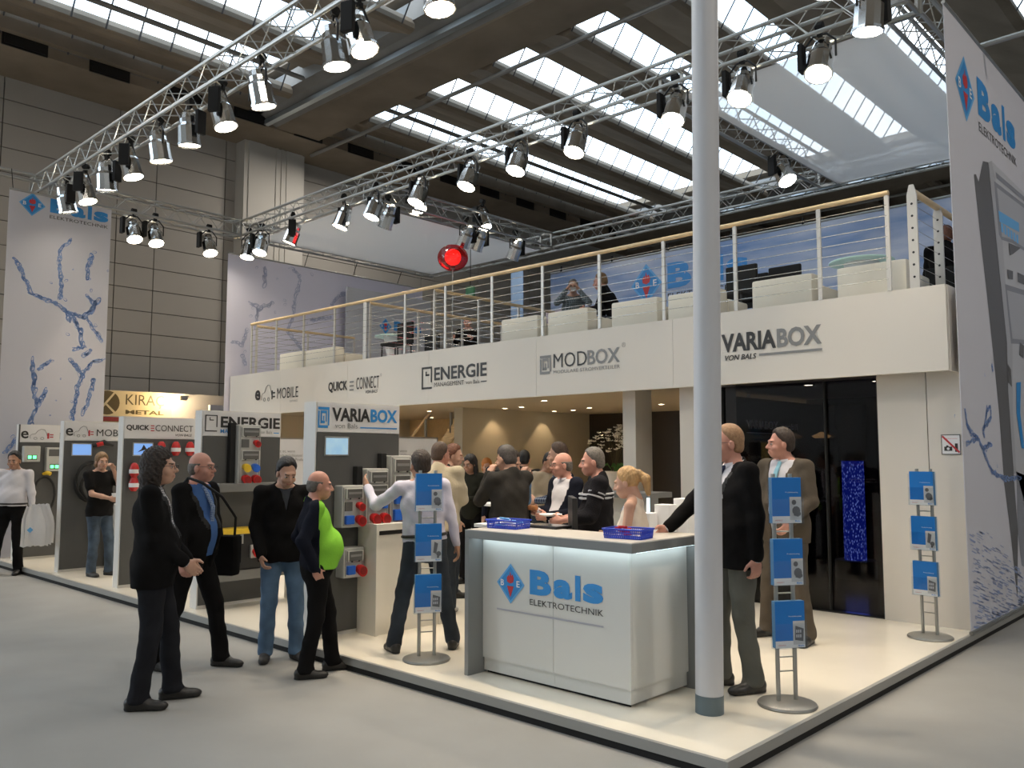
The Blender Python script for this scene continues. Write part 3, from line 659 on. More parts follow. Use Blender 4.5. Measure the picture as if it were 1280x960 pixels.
# right banner, hanging over the stand edge
s = thing('banner', (0, 4.37, 0), 'huge white banner with a printed grey distribution box at the right edge', 'banner')
MB().box(-.006, .0, 0, 6.5, .02, 5.96).build('banner_sheet', ban, s); [MB().tube([(0, 0, z_), (0, 6.5, z_)], .02, 8).build('rod', alu, s) for z_ in (5.97, .02)]
MB().tube([(-.2, 1.35, 6.03), (.5, 1.35, 6.03)], .03, 8).build('hanger_pipe', alu, s)
bals_logo(s, (0, 5.41-4.37, 5.17), Y, Z, 1.53, vs=1.02)
S = {'side': [(5.14,4.46),(5.22,4.48),(5.3,4.42),(5.5,4.69),(5.71,4.73),(5.80,4.3),(5.96,3.5),(6.24,2.83),(6.11,1.42),(6.17,.8),(6.01,.14),(5.87,.82),(5.72,1.33),(5.65,2.09),(5.52,2.76),(5.40,3.3),(5.28,3.8)],
'edge': [(5.71,4.73),(5.83,4.78),(5.96,4.6),(6.12,3.96),(6.16,3.5),(6.32,2.84),(6.2,2.1),(6.22,1.45),(6.11,1.42),(6.05,2.3),(6.1,2.83),(5.96,3.5)],
'body': [(5.83,4.78),(6.07,4.77),(7.11,4.75),(7.8,4.72),(9.3,4.75),(9.3,.99),(6.58,1.0),(6.22,1.45),(6.2,2.1),(6.32,2.84),(6.16,3.5),(6.12,3.96),(5.96,4.6)]}
def rp(pts): return [[(a-4.37, b) for a, b in p] for p in pts]
pg = mat('print_dark_grey', (.13, .13, .14), .6); pl = mat('print_pale_grey', (.42, .43, .47), .6); pm = mat('print_mid_grey', (.26, .27, .31), .6); ps = mat('print_silver_grey', (.50, .51, .55), .6)
poly(rp([S['side']]), (0, 0, 0), Y, Z, pg, s, 'box_print', .002); poly(rp([S['body']]), (0, 0, 0), Y, Z, ps, s, 'box_print', .003); poly(rp([S['edge']]), (0, 0, 0), Y, Z, pl, s, 'box_print', .004)
poly(rp([[(5.89,4.57),(7.17,4.6),(9.0,4.6),(9.0,4.04),(6.55,4.01),(6.08,3.96),(5.98,4.0)], [(6.13,3.48),(7.39,3.56),(9.1,3.55),(9.1,2.89),(6.86,2.89),(6.26,2.84)], [(5.97,4.69),(7.4,4.70),(7.4,4.64),(6.0,4.63)]]), (0, 0, 0), Y, Z, pm, s, 'box_window_print', .005)
poly(rp([[(5.99,4.52),(7.17,4.55),(8.9,4.55),(8.9,4.07),(6.55,4.05),(6.1,4.0)], [(6.2,3.42),(7.39,3.5),(9.0,3.5),(9.0,2.95),(6.86,2.94),(6.33,2.9)]]), (0, 0, 0), Y, Z, pl, s, 'box_window_print', .006)
poly(rp([[(6.0,4.27),(6.88,4.31),(6.88,4.2),(6.03,4.15)]]+[[(6.08+.13*k,4.15),(6.17+.13*k,4.15),(6.17+.13*k,4.05),(6.08+.13*k,4.05)] for k in range(6)]), (0, 0, 0), Y, Z, lblue, s, 'label_print', .007)
poly(rp([[(6.37,3.98),(6.91,4.02),(6.53,3.88),(6.39,3.84)], [(6.64,2.89),(6.83,2.87),(6.78,2.72),(6.58,2.74)], [(6.08,2.6),(6.2,2.55),(6.2,2.36),(6.06,2.4)], [(6.24,3.66),(6.5,3.68),(6.48,3.58),(6.27,3.56)], [(6.7,3.70),(7.0,3.71),(7.0,3.6),(6.7,3.59)]]), (0, 0, 0), Y, Z, pg, s, 'latch_print', .007, kind='stuff')
poly(rp([[(6.40,2.42),(6.6,2.44),(6.5,2.09),(6.6,1.7),(6.48,1.7),(6.34,2.08)]]), (0, 0, 0), Y, Z, blue, s, 'cable_print', .007)
poly(rp([[(6.22,1.45),(6.6,1.4),(6.5,.4),(6.25,.45),(6.16,.8)]]), (0, 0, 0), Y, Z, pm, s, 'reflection_print', .003)
sp = [[(4.48,2.04),(4.52,1.9),(4.62,1.83),(4.87,1.79),(5.0,1.67),(5.29,1.46),(5.73,1.38),(6.43,1.38)], [(4.87,1.79),(4.46,1.73)], [(5.08,1.79),(5.04,1.88),(5.33,2.0),(5.35,2.11),(5.2,2.07),(5.13,1.95)], [(5.0,1.67),(5.28,1.74)], [(5.45, 2.55), (5.5, 2.48)]]
splash(rp(sp), (0, 0, 0), Y, Z, splb, s, .045, 3, 6)
# rippled water at the foot of the banner
b = MB(); rg = random.Random(8)
for i in range(420):
    z = .06+rg.random()**1.5*.85; y = rg.uniform(.06, 2.4); L = rg.uniform(.05, .2); hw = rg.uniform(.004, .012); dz = .25*L
    if y > .3+2.1*(1.1-z): continue
    b.add([(.003, y, z), (.003, y+L, z-dz), (.003, y+L, z-dz+hw), (.003, y, z+hw)], [(0, 1, 2, 3)])
b.build('ripple_print', mat('ripple_blue', (.30, .38, .62), .6), s, kind='stuff')

# ================================================================== DISPLAY WALLS
def screen(par, y, z, w, h, m):
    f = MB().cbox(0, .02, y-.015, y+w+.015, z-.015, z+h+.015, .004).build('screen', alu, par); MB().box(.02, .022, y, y+w, z, z+h).build('display', m, f)
scr1 = mat('screen_pale_blue', (.2, .4, .6), .3, emit=.55, ecol=(.35, .55, .72), col2=(.4, .55, .65), vscale=8)
scr2 = mat('screen_blue', (.1, .25, .6), .3, emit=.7, ecol=(.25, .45, .9))
def plug(par, y, z, r, m, x=.13, ln=.07, name='socket'):
    b = MB(); b.prism(circ(0, 0, r, 14), (x, y, z), Y, Z, X, 0, ln*.6); b.prism(circ(0, 0, r*1.22, 14), (x+ln*.6, y, z-.01), Y, Z, (.95, 0, -.3), 0, ln*.4)
    o = b.build(name, m, par); MB().prism(circ(0, 0, r*.9, 12), (x+ln+.0015, y, z-.012), Y, Z, (.95, 0, -.3), 0, .002).build('socket_lid', mat('dark_red_plastic', (.25, .01, .01), .4) if m is redplug else m, o)
    return o
def distbox(par_loc, y, z, w, h, label, rows, back=True, d=.13):
    """socket distribution box on a wall; rows read from the top: 'w' window, 'b' blue sockets, 'r' red sockets, 'm' mixed"""
    r = thing('distribution_box', (par_loc, y, z), label, 'socket box', 'socket boxes on the display walls')
    MB().cbox(.0, d, 0, w, 0, h, .012).build('housing', boxg, r)
    [MB().box(d, d+.008, a_, a_+.01, .02, h-.02).build('hinge_strip', mat('mid_grey_plastic', (.33, .33, .32), .4), r) for a_ in (.012, w-.022)]
    n = len(rows); rh = (h-.03)/n
    for i, c in enumerate(rows):
        zc = h-.015-rh*(i+.5)
        if c == 'w':
            f = MB().cbox(d, d+.022, .03, w-.02, zc-rh*.42, zc+rh*.40, .006).build('window_frame', boxg, r)
            MB().box(d+.022, d+.026, .045, w-.035, zc-rh*.36, zc+rh*.34).build('smoked_window', smoke, f)
            MB().box(d+.0262, d+.028, .055, w-.045, zc-rh*.05, zc+rh*.12).build('breaker_row', inkg, f)
            for yy in (.07, w-.07): MB().lathe([(.008, 0), (.008, .012)], 8, (0, 0, 0)).build('screw', black, f).matrix_local = Matrix.Translation((d+.02, yy, zc-rh*.38)) @ Matrix.Rotation(R(90), 4, 'Y')
        elif c == 'b':
            k = 3 if w > .22 else 2
            for j in range(k): o = MB().cbox(d, d+.045, .035+j*(w-.06)/k, .03+(j+1)*(w-.06)/k-.004, zc-rh*.36, zc+rh*.32, .01).build('blue_socket', blueplug, r)
        elif c == 'r':
            for j in (.3, .74): plug(r, w*j, zc, min(.042, rh*.33), redplug, d)
        elif c == 'm':
            MB().cbox(d, d+.04, w*.1, w*.48, zc-rh*.36, zc+rh*.32, .01).build('blue_socket', blueplug, r); plug(r, w*.75, zc, min(.042, rh*.33), redplug, d)
        elif c == 'q':
            MB().box(d, d+.01, w*.12, w*.45, zc-rh*.35, zc+rh*.35).build('smoked_window', smoke, r); plug(r, w*.74, zc+.01, .03, redplug, d)
        elif c == 'y':
            plug(r, w*.3, zc, min(.036, rh*.34), yelplug, d); plug(r, w*.70, zc, min(.036, rh*.34), blueplug, d)
    if back:
        MB().cbox(.0, .07, -.065, -.004, .0, h+.02, .004).build('mounting_rail', blackm, r)
    return r
Y0, YW = .17, .96
hdr = mat('white_header_print', (.74, .73, .73), .5)
def dwall(X1, label, t=.17, top=2.11, deep=YW):
    r = thing('display_wall', (X1, Y0, 0), label, 'display wall')
    MB().box(-t, 0, 0, deep, 0, top).build('body', white, r)
    MB().box(0, .012, .012, deep-.012, .035, 1.83).build('dark_panel', greyp, r)
    MB().box(0, .010, .012, deep-.012, 1.835, top-.01).build('header_panel', hdr, r)
    return r
HX = .012
w = dwall(-4.17, 'display wall with the VARIABOX header, nearest to the counter', .19)
maze_logo(w, (HX, .015, 1.87), Y, Z, .12, .19, blue, .13)
text('VARIA', (HX, .165, 1.935), Y, Z, .43, .125, inkk, w, .035); text('BOX', (HX, .60, 1.935), Y, Z, .32, .125, blue, w, .035); text('von Bals', (HX, .20, 1.872), Y, Z, .25, .045, inkg, w, .0)
poly([[(.48, 1.875), (.92, 1.875), (.92, 1.887), (.48, 1.887)]], (HX, 0, 0), Y, Z, blue, w, 'rule')
screen(w, .10, 1.63, .24, .15, scr1)
bx = [(-4.158, .37, .97, .24, .38, 'low wide distribution box right behind the bald man on the VARIABOX wall', ['w', 'q', 'm'], False), (-4.158, .64, .97, .255, .53, 'distribution box that the pointing man touches', ['w', 'w', 'b', 'r'], True), (-4.158, .92, .97, .25, .65, 'tallest distribution box at the right edge of the VARIABOX wall', ['w', 'w', 'b', 'm'], True), (-4.158, .40, .52, .22, .27, 'small distribution box low on the VARIABOX wall beside the green shirt', ['w', 'm'], False)]
for b_ in bx: distbox(*b_)
w = dwall(-6.34, 'display wall with the ENERGIE MANAGEMENT header, behind the man in jeans', .15)
poly([[(.03, 1.88), (.17, 1.88), (.17, 1.892), (.042, 1.892), (.042, 2.05), (.17, 2.05), (.17, 2.06), (.03, 2.06)], [(.16, 1.93), (.172, 1.93), (.172, 2.06), (.16, 2.06)], [(.08, 2.0), (.13, 2.0), (.13, 2.01), (.08, 2.01)], [(.08, 2.0), (.09, 2.0), (.09, 2.035), (.08, 2.035)]], (HX, 0, 0), Y, Z, inkk, w, 'maze_emblem')
text('ENERGIE', (HX, .21, 1.925), Y, Z, .73, .125, inkk, w, .03); text('MANAGEMENT', (HX, .21, 1.865), Y, Z, .44, .045, blue, w, .01); text('von Bals', (HX, .68, 1.868), Y, Z, .16, .035, inkg, w); poly([[(.86, 1.872), (.93, 1.872), (.93, 1.882), (.86, 1.882)]], (HX, 0, 0), Y, Z, blue, w, 'rule')
distbox(-6.328, .53, 1.29, .27, .67, 'slim tall distribution box with yellow and blue sockets on the ENERGIE wall', ['w', 'q', 'w', 'y', 'r'])
s = thing('wall_shelf', (-6.328, .27, 1.23), 'thick grey shelf on the ENERGIE display wall', 'shelf'); MB().cbox(0, .22, 0, .80, 0, .09, .006).build('board', mat('mid_grey_board', (.16, .16, .155), .5), s)
s = thing('wall_shelf', (-6.328, .25, .30), 'low grey plinth shelf below the black tool case', 'shelf'); MB().cbox(0, .30, 0, .85, 0, .10, .006).build('board', mat('mid_grey_board', (.16, .16, .155), .5), s)
s = thing('tool_case', (-6.30, .30, .40), 'black case with a yellow lid edge and sockets on the lower shelf', 'case')
MB().cbox(0, .24, 0, .50, 0, .38, .012).build('case_body', black, s); MB().cbox(-.01, .25, -.01, .51, .38, .44, .01).build('lid', yelplug, s); MB().cbox(.24, .27, .06, .14, .12, .28, .004).build('meter', smoke, s)
MB().cbox(.24, .27, .32, .42, .12, .26, .004).build('socket_plate', boxg, s); plug(s, .37, .19, .04, redplug, .26); MB().box(.24, .26, .2, .23, .28, .38).build('latch', alu, s)
w = dwall(-8.40, 'display wall with the QUICK CONNECT header', .15)
text('QUICK', (HX, .03, 1.93), Y, Z, .29, .075, inkk, w, .035); hand_logo(w, (HX, .335, 1.93), Y, Z, .045, .075, redp); text('CONNECT', (HX, .395, 1.93), Y, Z, .50, .08, inkk, w, .0); text('VON BALS', (HX, .66, 1.87), Y, Z, .22, .03, inkk, w, .01, .3)
screen(w, .13, 1.63, .23, .14, scr2)
poly([[(.17, 1.66), (.29, 1.70), (.25, 1.76), (.22, 1.70)]], (.023, 0, 0), Y, Z, inkk, w, 'picture_print')
for i, (y, z) in enumerate(((.45, 1.72), (.64, 1.72), (.83, 1.72), (.12, 1.45), (.45, 1.45), (.12, 1.28))):
    p_ = thing('plug', (-8.388, Y0+y, z), ['left red and white power plug in the top row of the QUICK CONNECT wall', 'middle red and white power plug in the top row of the QUICK CONNECT wall', 'right red and white power plug in the top row of the QUICK CONNECT wall', 'red power plug below the screen of the QUICK CONNECT wall', 'red power plug below the left plug of the top row, behind the curly hair', 'lowest red power plug on the QUICK CONNECT wall'][i], 'plug', 'red plugs on the QUICK CONNECT wall' if i < 3 else 'lower red plugs on the QUICK CONNECT wall')
    MB().lathe([(.03, -.1), (.055, -.06), (.058, 0), (.04, .06), (.02, .08)], 12, (.07, 0, 0)).build('plug_body', redplug, p_, smooth=True); MB().lathe([(.0595, -.05), (.061, -.02), (.0595, 0)], 12, (.07, 0, 0), close=False).build('collar', whitep, p_, smooth=True)
    MB().box(0, .03, -.02, .02, -.02, .02).build('holder', alu_dull, p_)
w = dwall(-10.45, 'second display wall from the left with a car-outline header and hanging cables', .14)
text('e', (HX, .02, 1.90), Y, Z, .10, .11, inkk, w, .015); car_logo(w, (HX, .13, 1.90), Y, Z, .28, .14, inkg, redp); text('MOBILE', (HX, .44, 1.90), Y, Z, .48, .10, inkk, w)
screen(w, .12, 1.63, .25, .15, scr2)
for i, (y, z, rr) in enumerate(((.36, 1.25, .21), (.40, 1.18, .17))):
    c_ = thing('charging_cable', (-10.43, Y0+y, z), ['large', 'smaller inner'][i]+' coil of black charging cable on the car-header wall', 'cable')
    MB().tube([(.05+.02*math.sin(k), rr*math.cos(2*math.pi*k/20), rr*1.35*math.sin(2*math.pi*k/20)) for k in range(20)], .016, 6, closed=True).tube([(.06+.02*math.cos(k), rr*.92*math.cos(2*math.pi*k/20), rr*1.25*math.sin(2*math.pi*k/20)) for k in range(20)], .016, 6, closed=True).build('cable_loop', rubber, c_, smooth=True)
c_ = thing('charging_plug', (-10.43, .52, .72), 'yellow-tipped black charging plug low on the car-header wall', 'plug'); MB().tube([(.04, 0, 0), (.1, .05, -.02), (.16, .12, -.04)], [.03, .045, .04], 10).build('plug_body', black, c_); MB().tube([(.16, .12, -.04), (.19, .16, -.05)], .042, 10).build('plug_tip', yelplug, c_)
c_ = thing('power_strip', (-10.43, .62, 1.78), 'black angled connector with a red mark at the top of the car-header wall', 'connector'); MB().tube([(.04, -.08, -.02), (.1, .06, .03), (.06, .2, -.01)], [.03, .04, .02], 8).build('connector_body', black, c_); MB().tube([(.1, -.04, -.01), (.12, .04, .015)], .03, 8).build('red_stripe', redplug, c_)
w = dwall(-12.42, 'leftmost display wall with two green-lit wall boxes', .1)
MB().box(0, .013, 0, .02, 0, 2.11).build('edge_strip', greyp, w)
text('e', (HX, .03, 1.89), Y, Z, .11, .12, inkk, w, .015); car_logo(w, (HX, .16, 1.89), Y, Z, .36, .15, inkg, redp); text('MOBILE', (HX, .60, 1.89), Y, Z, .34, .10, inkk, w)
led = mat('green_led', (.1, .9, .3), .4, emit=2.2, ecol=(.15, 1, .35))
for y, z, h, lb in ((.05, 1.52, .25, 'smaller grey wall box with green lights on the leftmost display wall'), (.38, 1.37, .38, 'larger grey wall box with green lights on the leftmost display wall')):
    b_ = thing('charging_box', (-12.408, Y0+y, z), lb, 'wall box'); MB().cbox(0, .12, 0, .24, 0, h, .015).build('housing', boxg, b_)
    MB().box(.12, .123, .06, .11, .05, .10).box(.12, .123, .13, .18, .05, .10).build('green_light', led, b_); MB().box(.12, .122, .03, .21, h-.14, h-.03).build('cover', boxg if h < .3 else smoke, b_)
    MB().box(.12, .1215, .05, .19, .035, .115).build('socket_panel', smoke, b_)
c_ = thing('charging_cable', (-12.40, .55, 1.0), 'black charging cable hanging in a loop on the leftmost display wall', 'cable'); MB().tube([(.06, .16*math.cos(t/3)*1.0, .28*math.sin(t/3)) for t in range(19)], .018, 6, closed=True).build('cable_loop', rubber, c_, smooth=True)
c_ = thing('charging_plug', (-12.40, .53, 1.33), 'yellow charging plug on the leftmost display wall', 'plug'); MB().tube([(.04, 0, 0), (.1, .04, .02), (.14, .08, .0)], [.02, .035, .03], 8).build('plug_body', yelplug, c_)

# shelves under / white pedestals beside the display walls
def pedestal(x, y, label, h=1.0, w=.72, d=.32):
    p_ = thing('pedestal', (x, y, 0), label, 'pedestal')
    MB().box(-d, 0, 0, .03, 0, h).box(-d, 0, w-.03, w, 0, h).box(-d, 0, .03, w-.03, h-.06, h).box(-d, -.03, .03, w-.03, 0, h-.10).build('cabinet', wall_cream, p_); MB().box(-.03, -.02, .03, w-.03, h-.10, h-.06).build('recess', black, p_); return p_
pedestal(-3.87, .64, 'white pedestal cabinet beside the VARIABOX wall', .995, .80, .28)
pedestal(-10.02, .75, 'cream pedestal cabinet behind the man in the black t-shirt', .93, .5, .30)
pedestal(-6.0, 1.2, 'low white pedestal behind the man in jeans', .72, .6, .3)
# white information panels further back
for x, y0, y1, lb in ((-6.75, 2.5, 3.92, 'white information panel with small print between the VARIABOX wall and the stairs'), (-8.6, 1.9, 3.3, 'white information panel seen between the ENERGIE and VARIABOX walls')):
    p_ = thing('information_panel', (x, y0, 0), lb, 'panel'); MB().box(-.08, 0, 0, y1-y0, 0, 1.88).build('board', mat('white_panel', (.68, .68, .70), .5), p_); MB().box(0, .004, 0, y1-y0, 1.86, 1.88).box(0, .004, y1-y0-.02, y1-y0, 0, 1.86).build('edge', alu, p_)
    text('Qualität ist, wenn', (.004, (y1-y0)*.30, 1.66), Y, Z, .42, .045, inkg, p_); text('der Kunde zurückkommt', (.004, (y1-y0)*.32, 1.60), Y, Z, .52, .045, inkg, p_); text('und nicht das Produkt', (.004, (y1-y0)*.38, 1.54), Y, Z, .5, .045, inkg, p_)
# light grey wall ledge line (bag hook): white carrier bags hanging at the left walls
s = thing('carrier_bags', (-10.62, .02, .38), 'bunch of white carrier bags hanging at the second display wall from the left', 'bags')
bgm = mat('white_plastic_film', (.78, .78, .80), .35, bump=.6, bscale=14)
for k in range(4):
    ox = .03*k-.05; oy = -.05*k; b = MB(); n = 7; vs = []
    for i in range(n):
        for j in range(n):
            a, c = i/(n-1), j/(n-1); wd = .17*(1-.45*max(0, c-.6)/.4); vs.append((ox+.03*math.sin(a*6+k)+.02*math.sin(c*5), oy+(a-.5)*wd*2*.9, c*.55+.02*math.sin(a*9+k)))
    b.add(vs, [(i*n+j, (i+1)*n+j, (i+1)*n+j+1, i*n+j+1) for i in range(n-1) for j in range(n-1)]); o = b.build('bag', bgm, s, smooth=True)
poly([[(-.04, 0), (0, -.04), (.04, 0), (0, .04)]], (-.02+.09, -.2, .22), Y, Z, lblue, s, 'bag_emblem', .02)

# ================================================================== RECEPTION COUNTER
s = thing('reception_counter', (-1.56, .28, 0), 'white reception counter with a grey frame, blue logo and light under the top', 'counter')
cx = -1.56
def CB(x0, x1, y0, y1, z0, z1, name, m, c=None, par=None):
    b = MB(); (b.cbox if c else b.box)(*([x0-cx, x1-cx, y0-.28, y1-.28, z0, z1]+([c] if c else []))); return b.build(name, m, par or s)
top_m = mat('cream_counter_top', (.62, .57, .50), .35)
CB(-2.325, -1.58, .28, .80, 1.005, 1.066, 'frame_top', lgrey, .003); CB(-1.577, -.80, .28, .80, 1.005, 1.066, 'frame_top', lgrey, .003)
CB(-1.28, -.80, .80, 1.16, 1.005, 1.066, 'frame_top', lgrey, .003)
CB(-2.31, -.815, .295, .79, 1.066, 1.070, 'worktop', top_m); CB(-1.27, -.815, .79, 1.15, 1.066, 1.070, 'worktop', top_m)
CB(-2.325, -2.285, .28, .82, 0, 1.004, 'frame_leg', lgrey, .003); CB(-1.25, -.80, 1.12, 1.16, 0, 1.004, 'frame_leg', lgrey, .003)
panel_m = mat('matte_white_front', (.66, .66, .63), .45)
CB(-2.282, -1.583, .43, .45, .115, .985, 'front_panel', panel_m); CB(-1.579, -.925, .43, .45, .115, .985, 'front_panel', panel_m); CB(-.945, -.925, .452, 1.115, .115, .985, 'side_panel', panel_m)
CB(-2.28, -1.582, .445, .46, .02, .11, 'kick_panel', panel_m); CB(-1.58, -.94, .445, .46, .02, .11, 'kick_panel', panel_m); CB(-.955, -.94, .46, 1.115, .02, .11, 'kick_panel', panel_m)
CB(-2.27, -.96, .47, .48, 0, 1.0, 'inner_wall', blackm); CB(-2.27, -.96, .48, .76, .70, .72, 'desk', white)
ledm = mat('cool_led_strip', (.8, .95, 1), .4, emit=5, ecol=(.75, .93, 1))
CB(-2.27, -1.60, .36, .40, .995, 1.003, 'led_strip', ledm); CB(-1.56, -.86, .36, .40, .995, 1.003, 'led_strip', ledm); CB(-.89, -.85, .40, 1.10, .995, 1.003, 'led_strip', ledm)
bals_logo(s, (-1.80-cx, .43-.28-.001, .63), X, Z, .66, line=True)
# baskets
bask_m = mat('blue_translucent_plastic', (.02, .06, .55), .3, alpha=.9)
def basket(x, y, z, rz, label, things):
    r = thing('basket', (x, y, z), label, 'basket', None, rz); b = MB(); a, c, h = .135, .085, .062
    b.box(-a, a, -c, c, 0, .006)
    for k in range(19):
        t = -a+2*a*k/18; b.tube([(t*.94, -c, 0), (t, -c-.008, h)], .0032, 4).tube([(t*.94, c, 0), (t, c+.008, h)], .0032, 4)
    for k in range(13):
        t = -c+2*c*k/12; b.tube([(-a, t, 0), (-a-.008, t, h)], .0032, 4).tube([(a, t, 0), (a+.008, t, h)], .0032, 4)
    for q in (.02, .04): b.tube([(-a-.004, -c-.004, q), (a+.004, -c-.004, q), (a+.004, c+.004, q), (-a-.004, c+.004, q)], .0032, 4, closed=True)
    b.build('mesh_side', bask_m, r); MB().tube([(-a-.01, -c-.01, h), (a+.01, -c-.01, h), (a+.01, c+.01, h), (-a-.01, c+.01, h)], .006, 6, closed=True).build('rim', bask_m, r)
    return r
basket(-2.14, .56, 1.071, R(6), 'blue mesh basket of white items at the left end of the counter', 0)
basket(-1.02, .55, 1.071, R(8), 'blue mesh basket with red sweets in front of the blonde woman', 0)
g_ = random.Random(4)
for i in range(7): o = MB().cbox(-.045, .045, -.02, .02, -.006, .006, .003).build('leaflet', whitep if i % 3 else lblue); o.location = (-2.14+g_.uniform(-.08, .08), .56+g_.uniform(-.04, .04), 1.095+.008*i); o.rotation_euler = (g_.uniform(-.2, .2), g_.uniform(-.2, .2), g_.uniform(0, 3)); tag(o, 'small wrapped giveaway in the left blue basket', 'giveaway', 'giveaways in the left basket')
for i in range(8): o = MB().cbox(-.03, .03, -.016, .016, -.008, .008, .006).build('sweet', mat('red_wrapper', (.5, .02, .03), .25)); o.location = (-1.02+g_.uniform(-.07, .07), .55+g_.uniform(-.04, .04), 1.09+.0075*i); o.rotation_euler = (g_.uniform(-.2, .2), g_.uniform(-.2, .2), g_.uniform(0, 3)); tag(o, 'small red-wrapped sweet in the right blue basket', 'sweet', 'red sweets in the right basket')
s = thing('monitor', (-1.87, 1.0, .72), 'black monitor seen edge-on behind the reception counter', 'monitor', None, R(44)); MB().cbox(-.02, .02, -.22, .22, .12, .58, .006).build('display_case', black, s); MB().box(-.02, .02, -.03, .03, .03, .15).cbox(-.1, .1, -.12, .12, .0, .02, .004).build('stand', black, s)
s = thing('laptop', (-1.95, .80, 1.071), 'closed dark laptop lying at the inner edge of the counter top', 'laptop'); MB().cbox(-.17, .17, -.10, .10, 0, .02, .005).build('laptop_body', black, s); MB().box(-.16, .16, -.09, .09, .02, .022).build('lid', smoke, s)

# ================================================================== BROCHURE STANDS
acr = clear('clear_acrylic', (.95, .97, .99), .035)
def bstand(x, y, rz, label):
    r = thing('brochure_stand', (x, y, 0), label, 'brochure stand', 'grey brochure stands with three clear pockets each', rz)
    MB().lathe([(.185, 0), (.19, .008), (.185, .02), (.15, .032), (.02, .036)], 36).build('base', alu, r, smooth=True)
    for sx in (-.062, .062): MB().tube([(sx, 0, .03), (sx, 0, 1.50)], .014, 10).build('pole', alu, r, smooth=True)
    for z in (.22, .31, .84, .72, 1.12): MB().tube([(-.06, 0, z), (.06, 0, z)], .005, 6).build('rung', alu, r)
    return r
bb_m = mat('brochure_blue', (.008, .17, .56), .4); bw_m = mat('brochure_white', (.78, .78, .78), .4)
def holder(stand, z, kind, label, rz):
    p_ = MB(); w, h, d = .115, .225, .05
    p_.box(-w, w, -.072-.002, -.072, 0, h*.72).box(-w, -w+.003, -.072, -.018, 0, h+.06).box(w-.003, w, -.072, -.018, 0, h+.06).box(-w, w, -.020, -.017, 0, h+.08).box(-w, w, -.062, -.018, 0, .003).build('pocket', acr, stand)
    c, s_ = math.cos(rz), math.sin(rz); st = stand.location
    b_ = thing('brochure', (st.x - s_*(-.04), st.y + c*(-.04), z+.004), label, 'brochure', 'blue brochures in the stands', rz)
    MB().box(-.105, .105, -.018, .022, 0, .297).build('pages', mat('paper_edges', (.10, .25, .45), .6), b_); MB().box(-.105, .105, -.020, -.018, .045, .297).build('cover', bb_m, b_); MB().box(-.105, .105, -.020, -.018, 0, .045).build('cover_foot', bw_m, b_)
    MB().box(.02, .104, -.0212, -.020, .02, .17).build('cover_picture_field', mat('picture_field', (.55, .56, .57), .4), b_)
    if kind == 0: P_ = [circ(.05, .135, .017, 10), circ(.065, .08, .03, 9), circ(.085, .06, .014, 8), [(.045, .05), (.08, .04), (.09, .055), (.05, .065)]]
    elif kind == 1: P_ = [[(.035, .07), (.06, .06), (.075, .14), (.045, .155)], circ(.08, .06, .02, 9), circ(.075, .035, .01, 8)]
    else: P_ = [[(.03, .05), (.09, .04), (.095, .12), (.035, .14)]]
    poly(P_, (0, -.0212, 0), X, Z, pg, b_, 'cover_picture')
    if kind == 2: poly([[(.038+.014*i, .065+.03*j), (.048+.014*i, .065+.03*j), (.048+.014*i, .085+.03*j), (.038+.014*i, .085+.03*j)] for i in range(3) for j in range(2)], (0, -.0212, 0), X, Z, ps, b_, 'cover_picture', .004)
    text('Produktkatalog', (-.01, -.0200, .195), X, Z, .09, .009, whitep, b_, name='cover_lettering'); text('Bals', (.055, -.0212, .008), X, Z, .04, .010, blue, b_, .02, name='cover_lettering'); text('VARIABOX', (-.09, -.0200, .015), X, Z, .055, .008, redp, b_, name='cover_lettering')
for (x, y, rz, lb, nm) in ((-2.88, .39, R(33), 'brochure stand beside the man pointing at the socket box', 'left'), (-.24, 1.2, R(30), 'nearest brochure stand, in front of the man in the brown suit', 'middle'), (-.24, 4.02, R(62), 'farthest brochure stand, against the white wall below the sign', 'right')):
    rz = {'left': R(60), 'middle': R(56), 'right': R(-6)}[nm]
    st_ = bstand(x, y, rz, lb); st_['group'] = 'brochure stands'; st_.pop('group')
    for j, (z, k) in enumerate(((1.175, 0), (.775, 0 if nm == 'middle' else 1), (.375, 2))):
        n0 = len(st_.children); 
        holder(st_, z, k, ['top', 'middle', 'bottom'][j]+' blue brochure in the '+{'left': 'stand beside the pointing man', 'middle': 'nearest stand by the suited men', 'right': 'farthest stand against the white wall'}[nm], rz)
        for o in st_.children[n0:]: pass
        pk = [o for o in st_.children if o.name.startswith('pocket')][-1]; pk.location = (0, 0, z-.002)
# ------------------------------------------------------------------ no-photo sign
s = thing('wall_sign', (-.165, 4.596, 1.725), 'small no-photography sign with a red bar on the white wall', 'sign')
MB().box(-.085, .085, -.004, 0, -.095, .095).build('plate', whitep, s); poly([[(-.085, -.095), (.085, -.095), (.085, -.089), (-.085, -.089)], [(-.085, .089), (.085, .089), (.085, .095), (-.085, .095)], [(-.085, -.095), (-.079, -.095), (-.079, .095), (-.085, .095)], [(.079, -.095), (.085, -.095), (.085, .095), (.079, .095)], [(-.06, -.06), (.01, -.06), (.01, -.02), (-.02, -.02), (-.025, -.008), (-.04, -.008), (-.045, -.02), (-.06, -.02)], [(.035, -.07), (.06, -.07), (.06, .01), (.035, .01)]], (0, -.004, 0), X, Z, inkk, s, 'pictogram')
poly([circ(-.025, -.04, .013, 12)], (0, -.0045, 0), X, Z, whitep, s, 'pictogram', .003); poly([[(-.08, .075), (-.068, .087), (.08, -.07), (.068, -.082)]], (0, -.005, 0), X, Z, redp, s, 'red_bar', .004); text('Fotografieren verboten', (-.06, -.005, .05), X, Z, .12, .012, redp, s)

